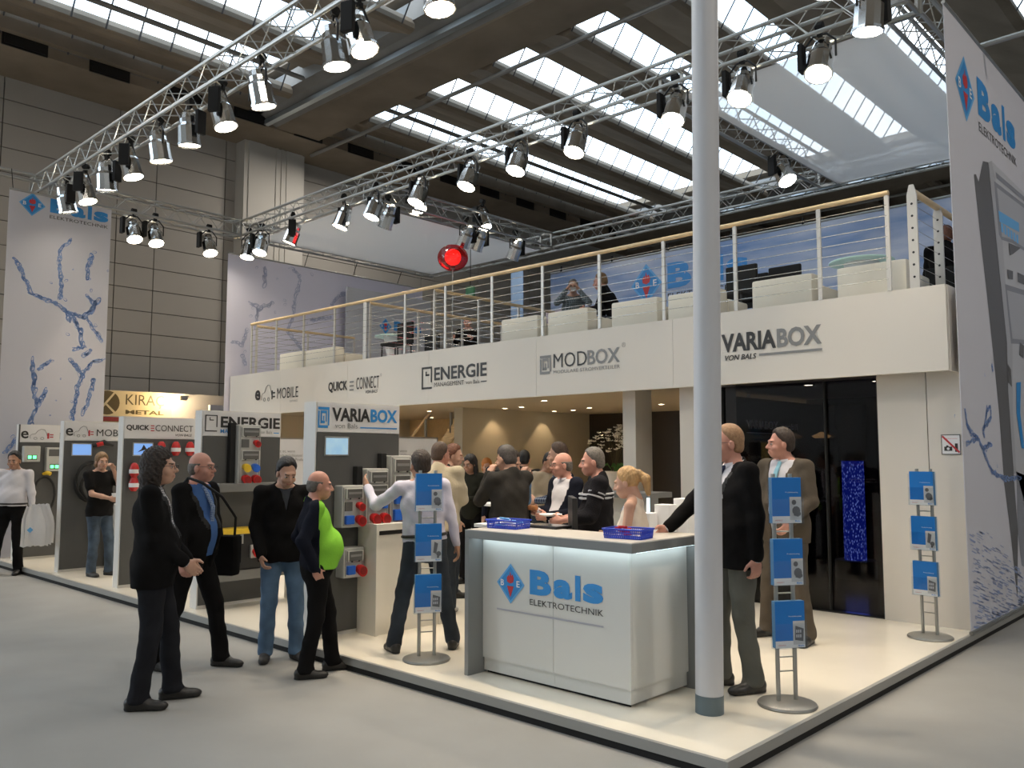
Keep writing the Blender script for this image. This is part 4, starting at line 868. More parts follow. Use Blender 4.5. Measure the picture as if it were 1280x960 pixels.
# ================================================================== MAIN COLUMN (free-standing white mast)
s = thing('mast', (-.53, .72, 0), 'thick white mast standing on the stand floor in front of the counter end', 'column'); s.rotation_euler = (-.0086, .0091, 0)
MB().lathe([(.088, .115), (.088, 6.35)], 40).build('shaft', mat('white_mast_paint', (.55, .56, .59), .45), s, smooth=True); MB().lathe([(.0895, 0), (.0895, .114)], 40).build('base_band', mat('blue_grey_band', (.11, .15, .17), .4), s, smooth=True)

# ================================================================== THINGS UNDER THE DECK
s = thing('bar_counter', (-2.92, 3.6, 0), 'bar counter with a bluish lit edge behind the blonde woman', 'counter'); MB().cbox(-.04, .0, 0, .16, 0, 1.21, .004).cbox(-1.4, -.041, 0, .5, 1.15, 1.21, .004).build('frame', lgrey, s); MB().box(-1.36, -.05, .12, .14, .1, 1.14).build('front_panel', panel_m, s); MB().box(-.036, -.006, -.012, -.001, .1, 1.16).build('light_strip', mat('soft_led', (.7, .9, 1), .4, emit=2.5, ecol=(.7, .92, 1)), s)
for i, (x, y, h) in enumerate(((-1.87, 2.0, 1.13), (-1.76, 2.13, 1.20), (-1.65, 2.26, 1.25))):
    o = MB().cbox(-.075, .075, -.06, .06, 0, h, .005).build('carton', whitep); o.location = (x, y, 0); o.rotation_euler = (0, 0, R(0)); tag(o, ['lowest', 'middle', 'tallest'][i]+' of the three narrow white cartons behind the counter', 'carton', 'white cartons behind the counter')
def bartable(x, y, label, h=1.08):
    r = thing('bar_table', (x, y, 0), label, 'table'); MB().lathe([(.29, h-.03), (.30, h-.02), (.30, h), (.001, h)], 30).build('tabletop', whitep, r, smooth=True); MB().lathe([(.03, .02), (.03, h-.03)], 12).build('column', alu, r, smooth=True); MB().lathe([(.22, 0), (.22, .015), (.03, .03)], 24).build('foot', alu, r, smooth=True)
bartable(-4.40, 2.92, 'white round bar table between the coffee drinkers'); bartable(-3.25, 2.62, 'white round bar table beside the man in the checked shirt')
s = thing('white_table', (-2.62, 1.02, 0), 'white table edge left of the reception counter', 'table'); MB().cbox(-.22, .15, -.15, .2, 1.02, 1.05, .005).build('tabletop', whitep, s)
for a in ((-.18, -.11), (.1, -.11), (-.18, .16), (.1, .16)): MB().tube([(a[0], a[1], 0), (a[0], a[1], 1.02)], .018, 8).build('leg', alu, s)
s = thing('flower_vase', (-6.25, 7.45, 0), 'white orchid arrangement on a tall vase before the dark wall', 'flowers')
MB().lathe([(.16, 0), (.18, .9), (.12, 1.15), (.2, 1.35), (.19, 1.36), (.05, 1.2)], 20, close=False).build('vase', whitep, s, smooth=True)
g_ = random.Random(7); b = MB(); f_ = MB(); l_ = MB()
for k in range(16):
    a = g_.uniform(0, 6.28); r0 = g_.uniform(.15, .5); zt = g_.uniform(1.8, 2.15); P_ = [(0, 0, 1.3), (.4*r0*math.cos(a), .4*r0*math.sin(a), 1.7), (r0*math.cos(a), r0*math.sin(a), zt), (1.25*r0*math.cos(a), 1.25*r0*math.sin(a), zt-.1)]; b.tube(P_, .005, 4)
    for j in range(9):
        t = g_.random(); c = V(*P_[2])*(1-t)+V(*P_[3])*t+V(g_.uniform(-.09, .09), g_.uniform(-.09, .09), g_.uniform(-.09, .09))
        for q in range(4):
            an = q*1.57+g_.random(); f_.add([c, c+V(.04*math.cos(an), .04*math.sin(an), .012), c+V(.03*math.cos(an+.6), .03*math.sin(an+.6), .03)], [(0, 1, 2)])
for k in range(14):
    a = g_.uniform(0, 6.28); l_.add([(0, 0, 1.3), (.12*math.cos(a), .12*math.sin(a), 1.5), (.26*math.cos(a), .26*math.sin(a), 1.42), (.13*math.cos(a+.25), .13*math.sin(a+.25), 1.46)], [(0, 1, 2, 3)])
b.build('stems', mat('stem_brown', (.08, .07, .04), .7), s); f_.build('blossoms', mat('white_petals', (.75, .74, .70), .6), s, kind='stuff'); l_.build('leaves', mat('leaf_green', (.06, .2, .04), .5), s, kind='stuff')

# ================================================================== DECK FURNITURE
sofa_m = mat('white_upholstery', (.72, .68, .58), .6, bump=.1, bscale=12)
ap = None
chairs = [(-11.85, 4.95, .42, 'leftmost white armchair seen through the railing'), (-10.95, 5.0, .5, 'second white armchair from the left end of the deck'), (-5.85, 4.95, .36, 'white armchair left of the man drinking coffee'), (-4.95, 4.95, .36, 'white armchair with its back below the coffee drinker'), (-3.85, 4.95, .36, 'white armchair behind the man in the black pullover'), (-3.02, 5.0, .36, 'white armchair half hidden by the mast'), (-1.86, 4.95, .36, 'white armchair right of the mast'), (-.88, 4.95, .36, 'rightmost white armchair near the corner posts')]
for i, (x, y, hw, lb) in enumerate(chairs):
    r = thing('armchair', (x, y, 3.19), lb, 'armchair', 'white armchairs along the deck railing')
    if ap is None:
        ap = [MB().cbox(-.36, .36, -.30, -.08, 0, .74, .05).build('backrest', sofa_m, r, smooth=True), MB().cbox(-.36, -.22, -.08, .42, 0, .56, .04).build('armrest', sofa_m, r, smooth=True), MB().cbox(.22, .36, -.08, .42, 0, .56, .04).build('armrest', sofa_m, r, smooth=True), MB().cbox(-.215, .215, -.08, .42, .06, .42, .04).build('seat', sofa_m, r, smooth=True)]
    else:
        for q in ap: inst(q, parent=r)
    r.scale = (hw/.36, 1, .56)
dk = None
for i, (x, y, lb) in enumerate([(-9.7, 5.5, 'black chair near the left end of the deck'), (-10.5, 6.85, 'black chair farther back at the left end of the deck'), (-3.05, 6.1, 'black chair beside the mast on the deck'), (-2.5, 5.9, 'black chair right of the mast on the deck'), (-1.75, 6.4, 'black chair behind the white armchair near the glass table'), (-2.9, 5.5, 'black chair close to the rail behind the mast')]):
    r = thing('chair', (x, y, 3.19), lb, 'chair', 'black chairs on the deck')
    if dk is None:
        dk = [MB().cbox(-.22, .22, -.2, .22, .42, .47, .02).build('seat', blackm, r), MB().cbox(-.22, .22, .19, .24, .47, .88, .02).build('backrest', blackm, r)]+[MB().tube([(a, b_, 0), (a*.95, b_*.95, .43)], .014, 6).build('leg', black, r) for a in (-.2, .2) for b_ in (-.18, .2)]
    else:
        for q in dk: inst(q, parent=r)
def dtable(x, y, lb, r0=.36):
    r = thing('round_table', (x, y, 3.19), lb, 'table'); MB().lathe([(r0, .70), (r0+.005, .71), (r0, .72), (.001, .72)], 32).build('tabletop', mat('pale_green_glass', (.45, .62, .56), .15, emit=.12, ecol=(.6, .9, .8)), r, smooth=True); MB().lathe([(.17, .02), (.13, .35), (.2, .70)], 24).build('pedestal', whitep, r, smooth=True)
dtable(-1.42, 5.85, 'glass-topped round table at the right part of the deck'); dtable(-5.9, 7.3, 'pale glass table between the two seated men on the deck', .4); dtable(-3.1, 6.7, 'round glass table behind the mast on the deck'); dtable(-10.4, 6.0, 'round glass table at the left end of the deck')
s = thing('dark_partition', (-.42, 6.2, 3.19), 'dark brown partition behind the corner posts of the deck', 'partition'); MB().cbox(0, .08, 0, 2.6, 0, .86, .01).build('panel', mat('dark_brown_board', (.035, .028, .024), .5), s)
s = thing('menu_stand', (-7.0, 7.3, 3.19), 'small blue-and-white table display on the deck near the pink partition', 'display'); MB().box(-.14, -.03, 0, .04, .72, 1.0).box(.03, .12, 0, .04, .72, .98).build('card', blue, s); MB().box(-.2, .2, -.15, .15, .68, .72).tube([(0, 0, 0), (0, 0, .7)], .02, 8).build('stand', whitep, s)
s = thing('menu_stand', (-5.35, 7.95, 3.19), 'blue table display between the two seated men on the deck', 'display'); MB().cbox(-.12, .12, 0, .05, .75, 1.12, .005).build('card', blue, s); MB().box(-.2, .2, -.15, .15, .70, .75).tube([(0, 0, 0), (0, 0, .7)], .02, 8).build('stand', whitep, s)

# red ball lamp on a pole
s = thing('red_ball_lamp', (-9.28, 6.5, 3.19), 'red glass ball lamp glowing on a thin pole above the stairwell', 'lamp')
rg_ = clear('red_glass', (.75, .04, .05), .14, .05)
pf = [(max(.001, .29*math.sin(math.pi*k/14)), 2.16-.25*math.cos(math.pi*k/14)) for k in range(2, 13)]
MB().lathe(pf, 28, close=False).build('glass_ball', rg_, s, smooth=True)
MB().lathe([(max(.001, .155*math.sin(math.pi*k/12)), 2.17-.155*math.cos(math.pi*k/12)) for k in range(13)], 24).build('bulb_globe', mat('red_glow', (1, .1, .05), .5, emit=2.2, ecol=(1, .09, .04)), s, smooth=True)
MB().tube([(0, 0, 0), (0, 0, 1.98)], .014, 8).build('pole', alu, s); MB().lathe([(.14, 0), (.14, .015), (.02, .02)], 20).build('foot', alu, s); MB().lathe([(.045, 1.94), (.05, 2.0)], 14).build('socket', alu, s)
s = thing('exit_sign', (-9.95, 7.6, 4.85), 'small dark green box above the stairwell near the red lamp', 'sign'); MB().cbox(-.1, .1, -.04, .04, 0, .2, .006).build('box', mat('dark_green_box', (.02, .10, .05), .5), s); MB().tube([(0, 0, .2), (0, 0, 1.2)], .008, 6).build('hanger', blackm, s)

# ================================================================== NEIGHBOUR BOOTH, far left
s = thing('neighbour_booth', (-18, 2.4, ZF), 'booth of another exhibitor behind the stand with a lit KIRAC METAL sign board', 'booth')
MB().box(-.2, 0, 0, 9, 2.62, 3.25).build('sign_board', mat('warm_grey_board', (.34, .34, .36), .6), s); MB().box(.0, .006, .6, 2.75, 2.64, 3.24).build('sign_panel', mat('cream_sign_face', (.62, .52, .32), .5), s)
MB().box(-.2, .02, 0, 9, 2.52, 2.62).build('red_rail', mat('dark_red_rail', (.22, .02, .02), .5), s); MB().box(-.2, -.02, 0, 9, 0, 2.52).build('booth_wall', mat('pale_yellow_wall', (.55, .50, .26), .6), s)
c0 = 1.22; poly([circ(c0, 2.95, .28, 28)], (.007, 0, 0), Y, Z, mat('bronze_print', (.10, .075, .03), .4), s, 'emblem_disc')
poly([[(c0-.24, 2.72), (c0-.20, 2.70), (c0+.02, 2.97), (c0+.17, 3.17), (c0+.13, 3.19), (c0-.02, 3.0)], [(c0-.06, 2.92), (c0-.03, 2.95), (c0+.19, 2.74), (c0+.15, 2.71)]], (.011, 0, 0), Y, Z, mat('cream_sign_face', (.62, .52, .32), .5), s, 'emblem_stroke')
text('KIRAÇ', (.007, 1.64, 2.86), Y, Z, .92, .31, mat('bronze_print', (.10, .075, .03), .4), s); text('METAL', (.007, 1.64, 2.70), Y, Z, .92, .10, mat('bronze_print', (.10, .075, .03), .4), s, .03)
lr = thing('sign_lamp', (-17.35, 5.15, 3.0), 'bright halogen lamp lighting the KIRAC METAL sign', 'lamp'); MB().cbox(-.05, .05, -.07, .07, -.05, .05, .01).build('housing', alu, lr); MB().box(-.056, -.05, -.06, .06, -.04, .04).build('lamp_glass', lens_m, lr); MB().tube([(0, 0, .04), (-.4, .3, .1), (-.66, .4, .05)], .012, 6).build('arm', alu, lr)
l = bpy.data.lights.new('lamp_beam', 'POINT'); l.energy = 90; l.color = (1, .72, .38); l.shadow_soft_size = .05; lo = bpy.data.objects.new('lamp_beam', l); C.objects.link(lo); lo.parent = lr; lo.location = (-.14, 0, 0)
s = thing('neighbour_booth', (-17.2, 6.0, ZF), 'plain grey partition of the neighbouring booth under the hall wall', 'booth'); MB().box(0, .1, -.3, 5, 0, 2.95).build('booth_wall', mat('pale_grey_partition', (.45, .45, .48), .6), s)
# ================================================================== PEOPLE
def nrm(a): a = np.asarray(a, float); return a/(np.linalg.norm(a)+1e-12)
class Field:
    """signed distance volume built from smooth-blended solids, meshed as one closed surface"""
    def __init__(s, lo, hi, h):
        s.lo = np.array(lo, float); s.h = h
        s.n = np.maximum(4, np.ceil((np.array(hi)-s.lo)/h).astype(int)+1)
        s.v = np.full(tuple(s.n), .2, np.float32)
        s.ax = [s.lo[i]+h*np.arange(s.n[i]) for i in range(3)]
    def _sub(s, lo, hi, m):
        i0 = np.maximum(0, np.floor((lo-m-s.lo)/s.h).astype(int)); i1 = np.minimum(s.n, np.ceil((hi+m-s.lo)/s.h).astype(int)+1)
        if (i1 <= i0).any(): return None, None
        sl = tuple(slice(a, b) for a, b in zip(i0, i1))
        g = np.meshgrid(s.ax[0][sl[0]], s.ax[1][sl[1]], s.ax[2][sl[2]], indexing='ij')
        return sl, g
    def _blend(s, sl, d, k, op):
        a = s.v[sl]
        if op == 'u':
            if k > 0: hh = np.clip(.5+.5*(a-d)/k, 0, 1); s.v[sl] = a*(1-hh)+d*hh-k*hh*(1-hh)
            else: s.v[sl] = np.minimum(a, d)
        else:
            b = -d
            if k > 0: hh = np.clip(.5-.5*(a-b)/k, 0, 1); s.v[sl] = a*(1-hh)+b*hh+k*hh*(1-hh)
            else: s.v[sl] = np.maximum(a, b)
    def cone(s, a, b, ra, rb, k=.02, op='u', m=.06):
        a = np.array(a, float); b = np.array(b, float); r = max(ra, rb)
        sl, g = s._sub(np.minimum(a, b)-r, np.maximum(a, b)+r, m)
        if sl is None: return s
        ab = b-a; L2 = ab @ ab + 1e-12
        t = np.clip(((g[0]-a[0])*ab[0]+(g[1]-a[1])*ab[1]+(g[2]-a[2])*ab[2])/L2, 0, 1)
        d = np.sqrt((g[0]-a[0]-t*ab[0])**2+(g[1]-a[1]-t*ab[1])**2+(g[2]-a[2]-t*ab[2])**2)-(ra+t*(rb-ra))
        s._blend(sl, d.astype(np.float32), k, op); return s
    def ell(s, c, r, M=None, k=.03, op='u', m=.06):
        c = np.array(c, float); r = np.array(r, float); R_ = float(r.max())
        sl, g = s._sub(c-R_, c+R_, m)
        if sl is None: return s
        x, y, z = g[0]-c[0], g[1]-c[1], g[2]-c[2]
        if M is not None: x, y, z = (x*M[0][0]+y*M[1][0]+z*M[2][0], x*M[0][1]+y*M[1][1]+z*M[2][1], x*M[0][2]+y*M[1][2]+z*M[2][2])
        q = np.sqrt((x/r[0])**2+(y/r[1])**2+(z/r[2])**2)+1e-9
        q2 = np.sqrt((x/r[0]**2)**2+(y/r[1]**2)**2+(z/r[2]**2)**2)+1e-9
        d = q*(q-1)/q2
        s._blend(sl, d.astype(np.float32), k, op); return s
    def plane(s, p, n, k=0):
        """cut away everything on the side n points to"""
        g = np.meshgrid(*s.ax, indexing='ij'); n = nrm(n)
        d = (g[0]-p[0])*n[0]+(g[1]-p[1])*n[1]+(g[2]-p[2])*n[2]
        s.v = np.maximum(s.v, d.astype(np.float32)); return s
    def fn(s, f, op='max'):
        g = np.meshgrid(*s.ax, indexing='ij'); d = f(*g).astype(np.float32)
        s.v = np.maximum(s.v, d) if op == 'max' else s.v+d; return s
    def mesh(s):
        v = s.v; h = s.h; ins = v < 0; nx, ny, nz = v.shape
        acc = np.zeros((nx-1, ny-1, nz-1, 3), np.float32); cnt = np.zeros((nx-1, ny-1, nz-1), np.float32)
        for ax in range(3):
            for p in (0, 1):
                for q in (0, 1):
                    o = [0, 0, 0]; oth = [a for a in range(3) if a != ax]; o[oth[0]] = p; o[oth[1]] = q
                    e = list(o); e[ax] += 1
                    A = v[o[0]:o[0]+nx-1, o[1]:o[1]+ny-1, o[2]:o[2]+nz-1]; B = v[e[0]:e[0]+nx-1, e[1]:e[1]+ny-1, e[2]:e[2]+nz-1]
                    m = (A < 0) != (B < 0)
                    if not m.any(): continue
                    i = np.nonzero(m); t = A[i]/(A[i]-B[i])
                    cnt[i] += 1
                    for a in range(3): acc[i+(np.full(len(i[0]), a),)] += o[a]+(t if a == ax else 0)
        act = np.nonzero(cnt > 0); idx = np.full(cnt.shape, -1, np.int64); idx[act] = np.arange(len(act[0]))
        vs = s.lo+h*(np.stack(act, 1)+acc[act]/cnt[act][:, None])
        fs = []
        for ax in range(3):
            sl0 = [slice(None)]*3; sl1 = [slice(None)]*3; sl0[ax] = slice(0, -1); sl1[ax] = slice(1, None)
            a = ins[tuple(sl0)]; b = ins[tuple(sl1)]; m = a != b; i = np.nonzero(m)
            i = [x.copy() for x in i]; o1, o2 = [(1, 2), (2, 0), (0, 1)][ax]
            ok = (i[o1] > 0) & (i[o2] > 0) & (i[o1] < cnt.shape[o1]) & (i[o2] < cnt.shape[o2])
            i = [x[ok] for x in i]; fl = a[tuple(i)]
            def cell(d1, d2):
                c = [x.copy() for x in i]; c[o1] -= d1; c[o2] -= d2; return idx[tuple(c)]
            q = np.stack([cell(1, 1), cell(0, 1), cell(0, 0), cell(1, 0)], 1)
            q[~fl] = q[~fl][:, ::-1]; fs.append(q)
        fs = np.concatenate(fs); fs = fs[(fs >= 0).all(1)]
        return vs, fs
def mkmesh(name, parts, mats, parent, label=None):
    """parts: list of (verts, quads, material index array or int) joined into one mesh"""
    vs = []; fs = []; mi = []; n = 0
    for v, f, m in parts:
        vs.append(v); fs.append(f+n); mi.append(np.full(len(f), m) if np.isscalar(m) else m); n += len(v)
    vs = np.concatenate(vs); fs = np.concatenate(fs); mi = np.concatenate(mi)
    me = bpy.data.meshes.new(name); me.vertices.add(len(vs)); me.vertices.foreach_set('co', vs.astype(np.float32).ravel())
    me.loops.add(len(fs)*4); me.loops.foreach_set('vertex_index', fs.ravel().astype(np.int32))
    me.polygons.add(len(fs)); me.polygons.foreach_set('loop_start', np.arange(0, len(fs)*4, 4, dtype=np.int32))
    for m in mats: me.materials.append(m)
    me.polygons.foreach_set('material_index', mi.astype(np.int32)); me.polygons.foreach_set('use_smooth', np.ones(len(fs), bool))
    me.update(); me.validate()
    o = bpy.data.objects.new(name, me); C.objects.link(o); o.parent = parent
    if label: o['label'] = label
    return o
def ik(a, t, l1, l2, pole):
    a, t = V(*a), V(*t); d = t-a; L = np.linalg.norm(d); L = min(L, (l1+l2)*.998); d = nrm(d); t = a+d*L
    x = (l1*l1-l2*l2+L*L)/(2*L); h = math.sqrt(max(0, l1*l1-x*x)); p = V(*pole); p = nrm(p-d*(p @ d))
    return a+d*x+p*h, t
def rotz(a): c, s_ = math.cos(a), math.sin(a); return np.array([[c, -s_, 0], [s_, c, 0], [0, 0, 1]])
def rotx(a): c, s_ = math.cos(a), math.sin(a); return np.array([[1, 0, 0], [0, c, -s_], [0, s_, c]])
def roty(a): c, s_ = math.cos(a), math.sin(a); return np.array([[c, 0, s_], [0, 1, 0], [-s_, 0, c]])

skin_l = mat('skin_fair', (.52, .30, .21), .55, var=.07, vscale=18); skin_d = mat('skin_tanned', (.40, .21, .13), .55, var=.07, vscale=18); skin_r = mat('skin_ruddy', (.55, .27, .20), .5, var=.08, vscale=18)
lipm = mat('lips', (.40, .17, .13), .5); eyew = mat('eye_white', (.42, .38, .35), .3); iris = mat('iris', (.03, .03, .03), .2)
def cloth_mat(n, c, var=.08, rough=.95, b=.25, bs=60): return mat(n, tuple(q*.8 if max(c) < .06 else q for q in c), rough, var=var, vscale=5, bump=b, bscale=bs, spec=.12 if rough > .7 else .4)
def fold(x, y, z, amp=.004, f=1.0, ph=0.0):
    return amp*(np.sin((z*38+x*16+ph)*f)*np.sin((x*27-y*18+z*9+ph*2)*f)+.6*np.sin((z*21-x*31+y*25+ph)*f))

def person(name_label, loc, heading, H=1.76, g=1.0, belly=0., feet=None, pelvis=(0, 0, 0), lean=(0, .02), hands=None, poles=None, head=(0, 0), twist=0,
           skin=None, hair='short', hairm=None, top=None, topm=None, topd=None, shirtm=None, tie=None, trous=None, shoe=None, glasses=False, sleeve='long', hem=.86,
           open_=0., female=False, curl=(.6, .6), handdir=(None, None), knees=None, fine=1.0, extras=None, sit=False, collar=None, shoeh=0., hide_legs=False, belt=None):
    s = H/1.76
    if not female: g = g+.05
    root = thing('person', loc, name_label, 'person', None, R(heading)-math.pi/2)   # local +Y is the way the person faces
    skin = skin or skin_l; ph = (loc[0]*7.3+loc[1]*3.1) % 6.28
    px, py, pz = pelvis
    pel = V(px, py, .93+pz)
    chest = V(px+lean[0], py+lean[1], 1.43+pz-.5*(lean[0]**2+lean[1]**2)/.5)
    up = nrm(chest-pel)
    tw = rotz(R(twist)); right = tw @ V(1, 0, 0); right = nrm(right-up*(right @ up)); fwd = np.cross(up, right)
    MT = np.stack([right, fwd, up], 1)
    def tp(x, y, z): return pel+right*x+fwd*y+up*(z-.93)     # torso coordinates written as standing heights
    shw = (.155 if female else .188)*(1+.35*(g-1))
    sh = [tp(shw, -.01, 1.425), tp(-shw, -.01, 1.425)]; hip = [pel+V(.09, 0, -.02), pel+V(-.09, 0, -.02)]
    feet = feet or [(.11, .02, 8), (-.11, -.02, -8)]
    hands = hands or [(.27, .05, .80), (-.27, .05, .80)]
    poles = poles or [(.25, -1, -.2), (-.25, -1, -.2)]
    poles = [(p[0]*.45, p[1]-.3, p[2]) for p in poles]
    knees = knees or [(.1, 1, 0), (-.1, 1, 0)]
    ank = [V(f[0], f[1], .085+(f[3] if len(f) > 3 else 0)) for f in feet]
    kn = []; 
    for i in (0, 1):
        ll = .425 if sit else min(.445, max(.40, np.linalg.norm(hip[i]-ank[i])/2*1.004))
        k_, t_ = ik(hip[i], ank[i], ll, ll, knees[i]); kn.append(k_); ank[i] = t_
    el = []; wr = []
    for i in (0, 1):
        e_, w_ = ik(sh[i], hands[i], .29, .265, poles[i]); el.append(e_); wr.append(w_)
    # neck and head
    nb = tp(0, -.02, 1.475); hyaw, hpit = head
    MH = rotz(R(hyaw)) @ rotx(R(hpit))                     # + yaw turns to the left, - pitch looks down
    hc = tp(0, .005, 1.50)+V(0, 0, .113)+ (MH @ V(0, .03, .02))-V(0, .0, .02)
    hk = 1.05
    def hp(x, y, z): return hc+MH @ V(x, y, z)*hk
    S_ = lambda v: v
    parts = []
    # ---------------- body under the clothes + neck
    pts = np.array([*sh, *el, *wr, *kn, *ank, pel, chest, nb, hc])
    lo, hi = pts.min(0)-.2, pts.max(0)+.2; lo[2] = 0
    hgt = .015/fine
    F_ = Field(lo, hi, hgt)
    F_.ell(tp(0, 0, 1.28), (.15*g, .095, .19), MT); F_.ell(tp(0, .01, 1.05), (.135*g, .095, .16), MT); F_.ell(pel+V(0, 0, -.02), (.14*g, .10, .12), MT)
    if not hide_legs:
        for i in (0, 1):
            F_.cone(hip[i], kn[i], .078, .05); F_.cone(kn[i], ank[i], .048, .034); F_.cone(ank[i], ank[i]+V(0, .05, -.03), .032, .03)
    for i in (0, 1):
        q_ = .76 if sleeve == 'long' else 1.0; F_.cone(sh[i], el[i], .042*q_, .035*q_); F_.cone(el[i], el[i]*.45+wr[i]*.55, .037*q_, .034*q_); F_.cone(el[i]*.45+wr[i]*.55, wr[i], .034*q_, .025); F_.cone(nb, sh[i], .045, .042)
    F_.cone(nb, hp(0, -.03, -.06), .056 if not female else .047, .054 if not female else .046, .03)
    v, f = F_.mesh(); parts.append((v, f, 0))
    # ---------------- head
    h_ = .0055/min(1, fine)
    G = Field(hc-.16, hc+.16, h_)
    G.ell(hp(0, -.018, .032), (.074, .092, .09), MH, .02); G.ell(hp(0, .022, -.03), (.059, .072, .085), MH, .03); G.ell(hp(0, .045, -.078), (.038, .038, .032), MH, .03)
    G.cone(hp(0, -.035, -.07), hp(0, -.05, -.14), .05, .052, .03)
    G.cone(hp(-.03, .074, .022), hp(.03, .074, .022), .014, .014, .015)
    for e in (-1, 1):
        G.ell(hp(e*.031, .095, .001), (.016, .012, .010), MH, .012, 's'); G.ell(hp(e*.031, .074, -.001), (.0135, .0135, .0115), MH, .004)
        G.ell(hp(e*.042, .06, -.035), (.022, .02, .02), MH, .02); G.ell(hp(e*.074, -.008, -.012), (.009, .021, .032), MH, .008)
    G.cone(hp(0, .086, .008), hp(0, .106, -.026), .007, .0125, .012); G.cone(hp(-.012, .094, -.032), hp(.012, .094, -.032), .008, .008, .008)
    G.cone(hp(-.018, .088, -.058), hp(.018, .088, -.058), .0065, .0065, .006); G.cone(hp(-.015, .086, -.068), hp(.015, .086, -.068), .0072, .0072, .006)
    v, f = G.mesh(); c = v[f].mean(1); l = (c-hc) @ MH
    mi = np.zeros(len(f), int)
    lips = (abs(l[:, 0]) < .023) & (abs(l[:, 2]+.063) < .0072) & (l[:, 1] > .084)
    mi[lips] = 1
    ex = (abs(abs(l[:, 0])-.031) < .0125) & (abs(l[:, 2]+.001) < .0065) & (l[:, 1] > .07); mi[ex] = 2
    ir = (abs(abs(l[:, 0])-.031) < .0062) & (abs(l[:, 2]+.001) < .0062) & (l[:, 1] > .07); mi[ir] = 3
    hairm = hairm or mat('hair_dark_brown', (.035, .022, .015), .6, var=.3, vscale=60, stretch=(1, 1, .2), bump=.5, bscale=120)
    br = (abs(abs(l[:, 0])-.031) < .019) & (abs(l[:, 2]-.021) < .0045) & (l[:, 1] > .068); mi[br] = 4
    if hair != 'bald' or True:
        pass
    parts.append((v, f, mi))
    # ---------------- hands
    for i in (0, 1):
        sg = 1 if i == 0 else -1
        d = nrm(wr[i]-el[i]) if handdir[i] is None else nrm(handdir[i])
        side = np.cross(d, V(0, 0, 1)); side = nrm(side) if np.linalg.norm(side) > .2 else V(0, 1, 0)
        # palm faces inward to the body when hanging, down or towards the face when raised
        inw = nrm(V(-sg, .15, -.1)-d*(V(-sg, .15, -.1) @ d)); th = np.cross(inw, d)*(-sg)
        if th @ V(0, 1, .3) < 0: th = -th
        hl = .0058/min(1, fine)
        ctr = wr[i]+d*.07; K = Field(ctr-.115, ctr+.115, hl)
        k = curl[i]
        PM = np.stack([th, inw, d], 1)
        K.ell(wr[i]+d*.045, (.041, .017, .052), PM, .01); K.cone(wr[i]-d*.03, wr[i]+d*.02, .025, .024, .02)
        for j, (o_, L_) in enumerate(((.028, .072), (.010, .080), (-.009, .075), (-.027, .058))):
            b0 = wr[i]+d*.082+th*o_; a1 = k*.9; p1 = b0+(d*math.cos(a1)+inw*math.sin(a1))*L_*.45; a2 = k*1.9; p2 = p1+(d*math.cos(a2)+inw*math.sin(a2))*L_*.32; a3 = k*2.6; p3 = p2+(d*math.cos(a3)+inw*math.sin(a3))*L_*.25
            K.cone(b0-d*.03, b0, .0095, .0095, .006); K.cone(b0, p1, .0095, .0085, .003); K.cone(p1, p2, .0085, .008, .002); K.cone(p2, p3, .008, .007, .002)
        t0 = wr[i]+d*.02+th*.028; t1 = t0+nrm(th*.8+d*.7+inw*.35)*.042; t2 = t1+nrm(th*.25+d+inw*(.3+k*.6))*.034
        K.cone(t0, t1, .014, .011, .012); K.cone(t1, t2, .0105, .0085, .003)
        v, f = K.mesh(); parts.append((v, f, 0))
    for q in parts: q[0][:] = q[0]*s
    body = mkmesh('body', parts, [skin, lipm, eyew, iris, hairm], root)
    def garment(nm, F, m, amp=.004, extra_mi=None, mats=None, label=None):
        if amp: F.fn(lambda x, y, z: fold(x, y, z, amp, 1, ph), 'add')
        v, f = F.mesh()
        mi = extra_mi(v[f].mean(1)) if extra_mi else 0
        return mkmesh(nm, [(v*s, f, mi)], mats or [m], root, label)
    hg = .0155/fine
    # ---------------- trousers
    if not hide_legs:
        T = Field(np.minimum(lo, lo), np.array([hi[0], hi[1], pel[2]+.22]), hg)
        T.ell(pel+V(0, 0, .0), (.172*g, .122+belly*.3, .13), MT); T.ell(pel+V(0, -.04, -.06), (.15*g, .09, .11), None, .03)
        if not sit: T.cone(tp(0, 0, .95), tp(0, 0, 1.04), .11, .11, .04)
        for i in (0, 1):
            T.cone(hip[i], kn[i], .095*(.6+.4*g), .070, .03); mid = kn[i]*.5+ank[i]*.5; T.cone(kn[i], mid, .068, .064, .02); T.cone(mid, ank[i]+V(0, 0, -.005), .064, .066, .02)
            T.cone(ank[i], ank[i]+V(0, .045, -.03), .058, .045, .02)
        T.fn(lambda x, y, z: .045-z); T.fn(lambda x, y, z: -( (tp(0, 0, 1.06)-np.array([0, 0, 0]))[2]-z))
        garment('trousers', T, trous, .0032)
        if belt:
            b = MB(); rr = [(tp(.176*g*math.cos(a), (.13+belly*.8)*math.sin(a)+.0+belly*.25, 1.0)*s) for a in np.linspace(0, 2*math.pi, 25)[:-1]]
            b.tube(rr, .014*s, 6, closed=True); b.build('belt', mat('black_leather', (.02, .018, .016), .4), root)
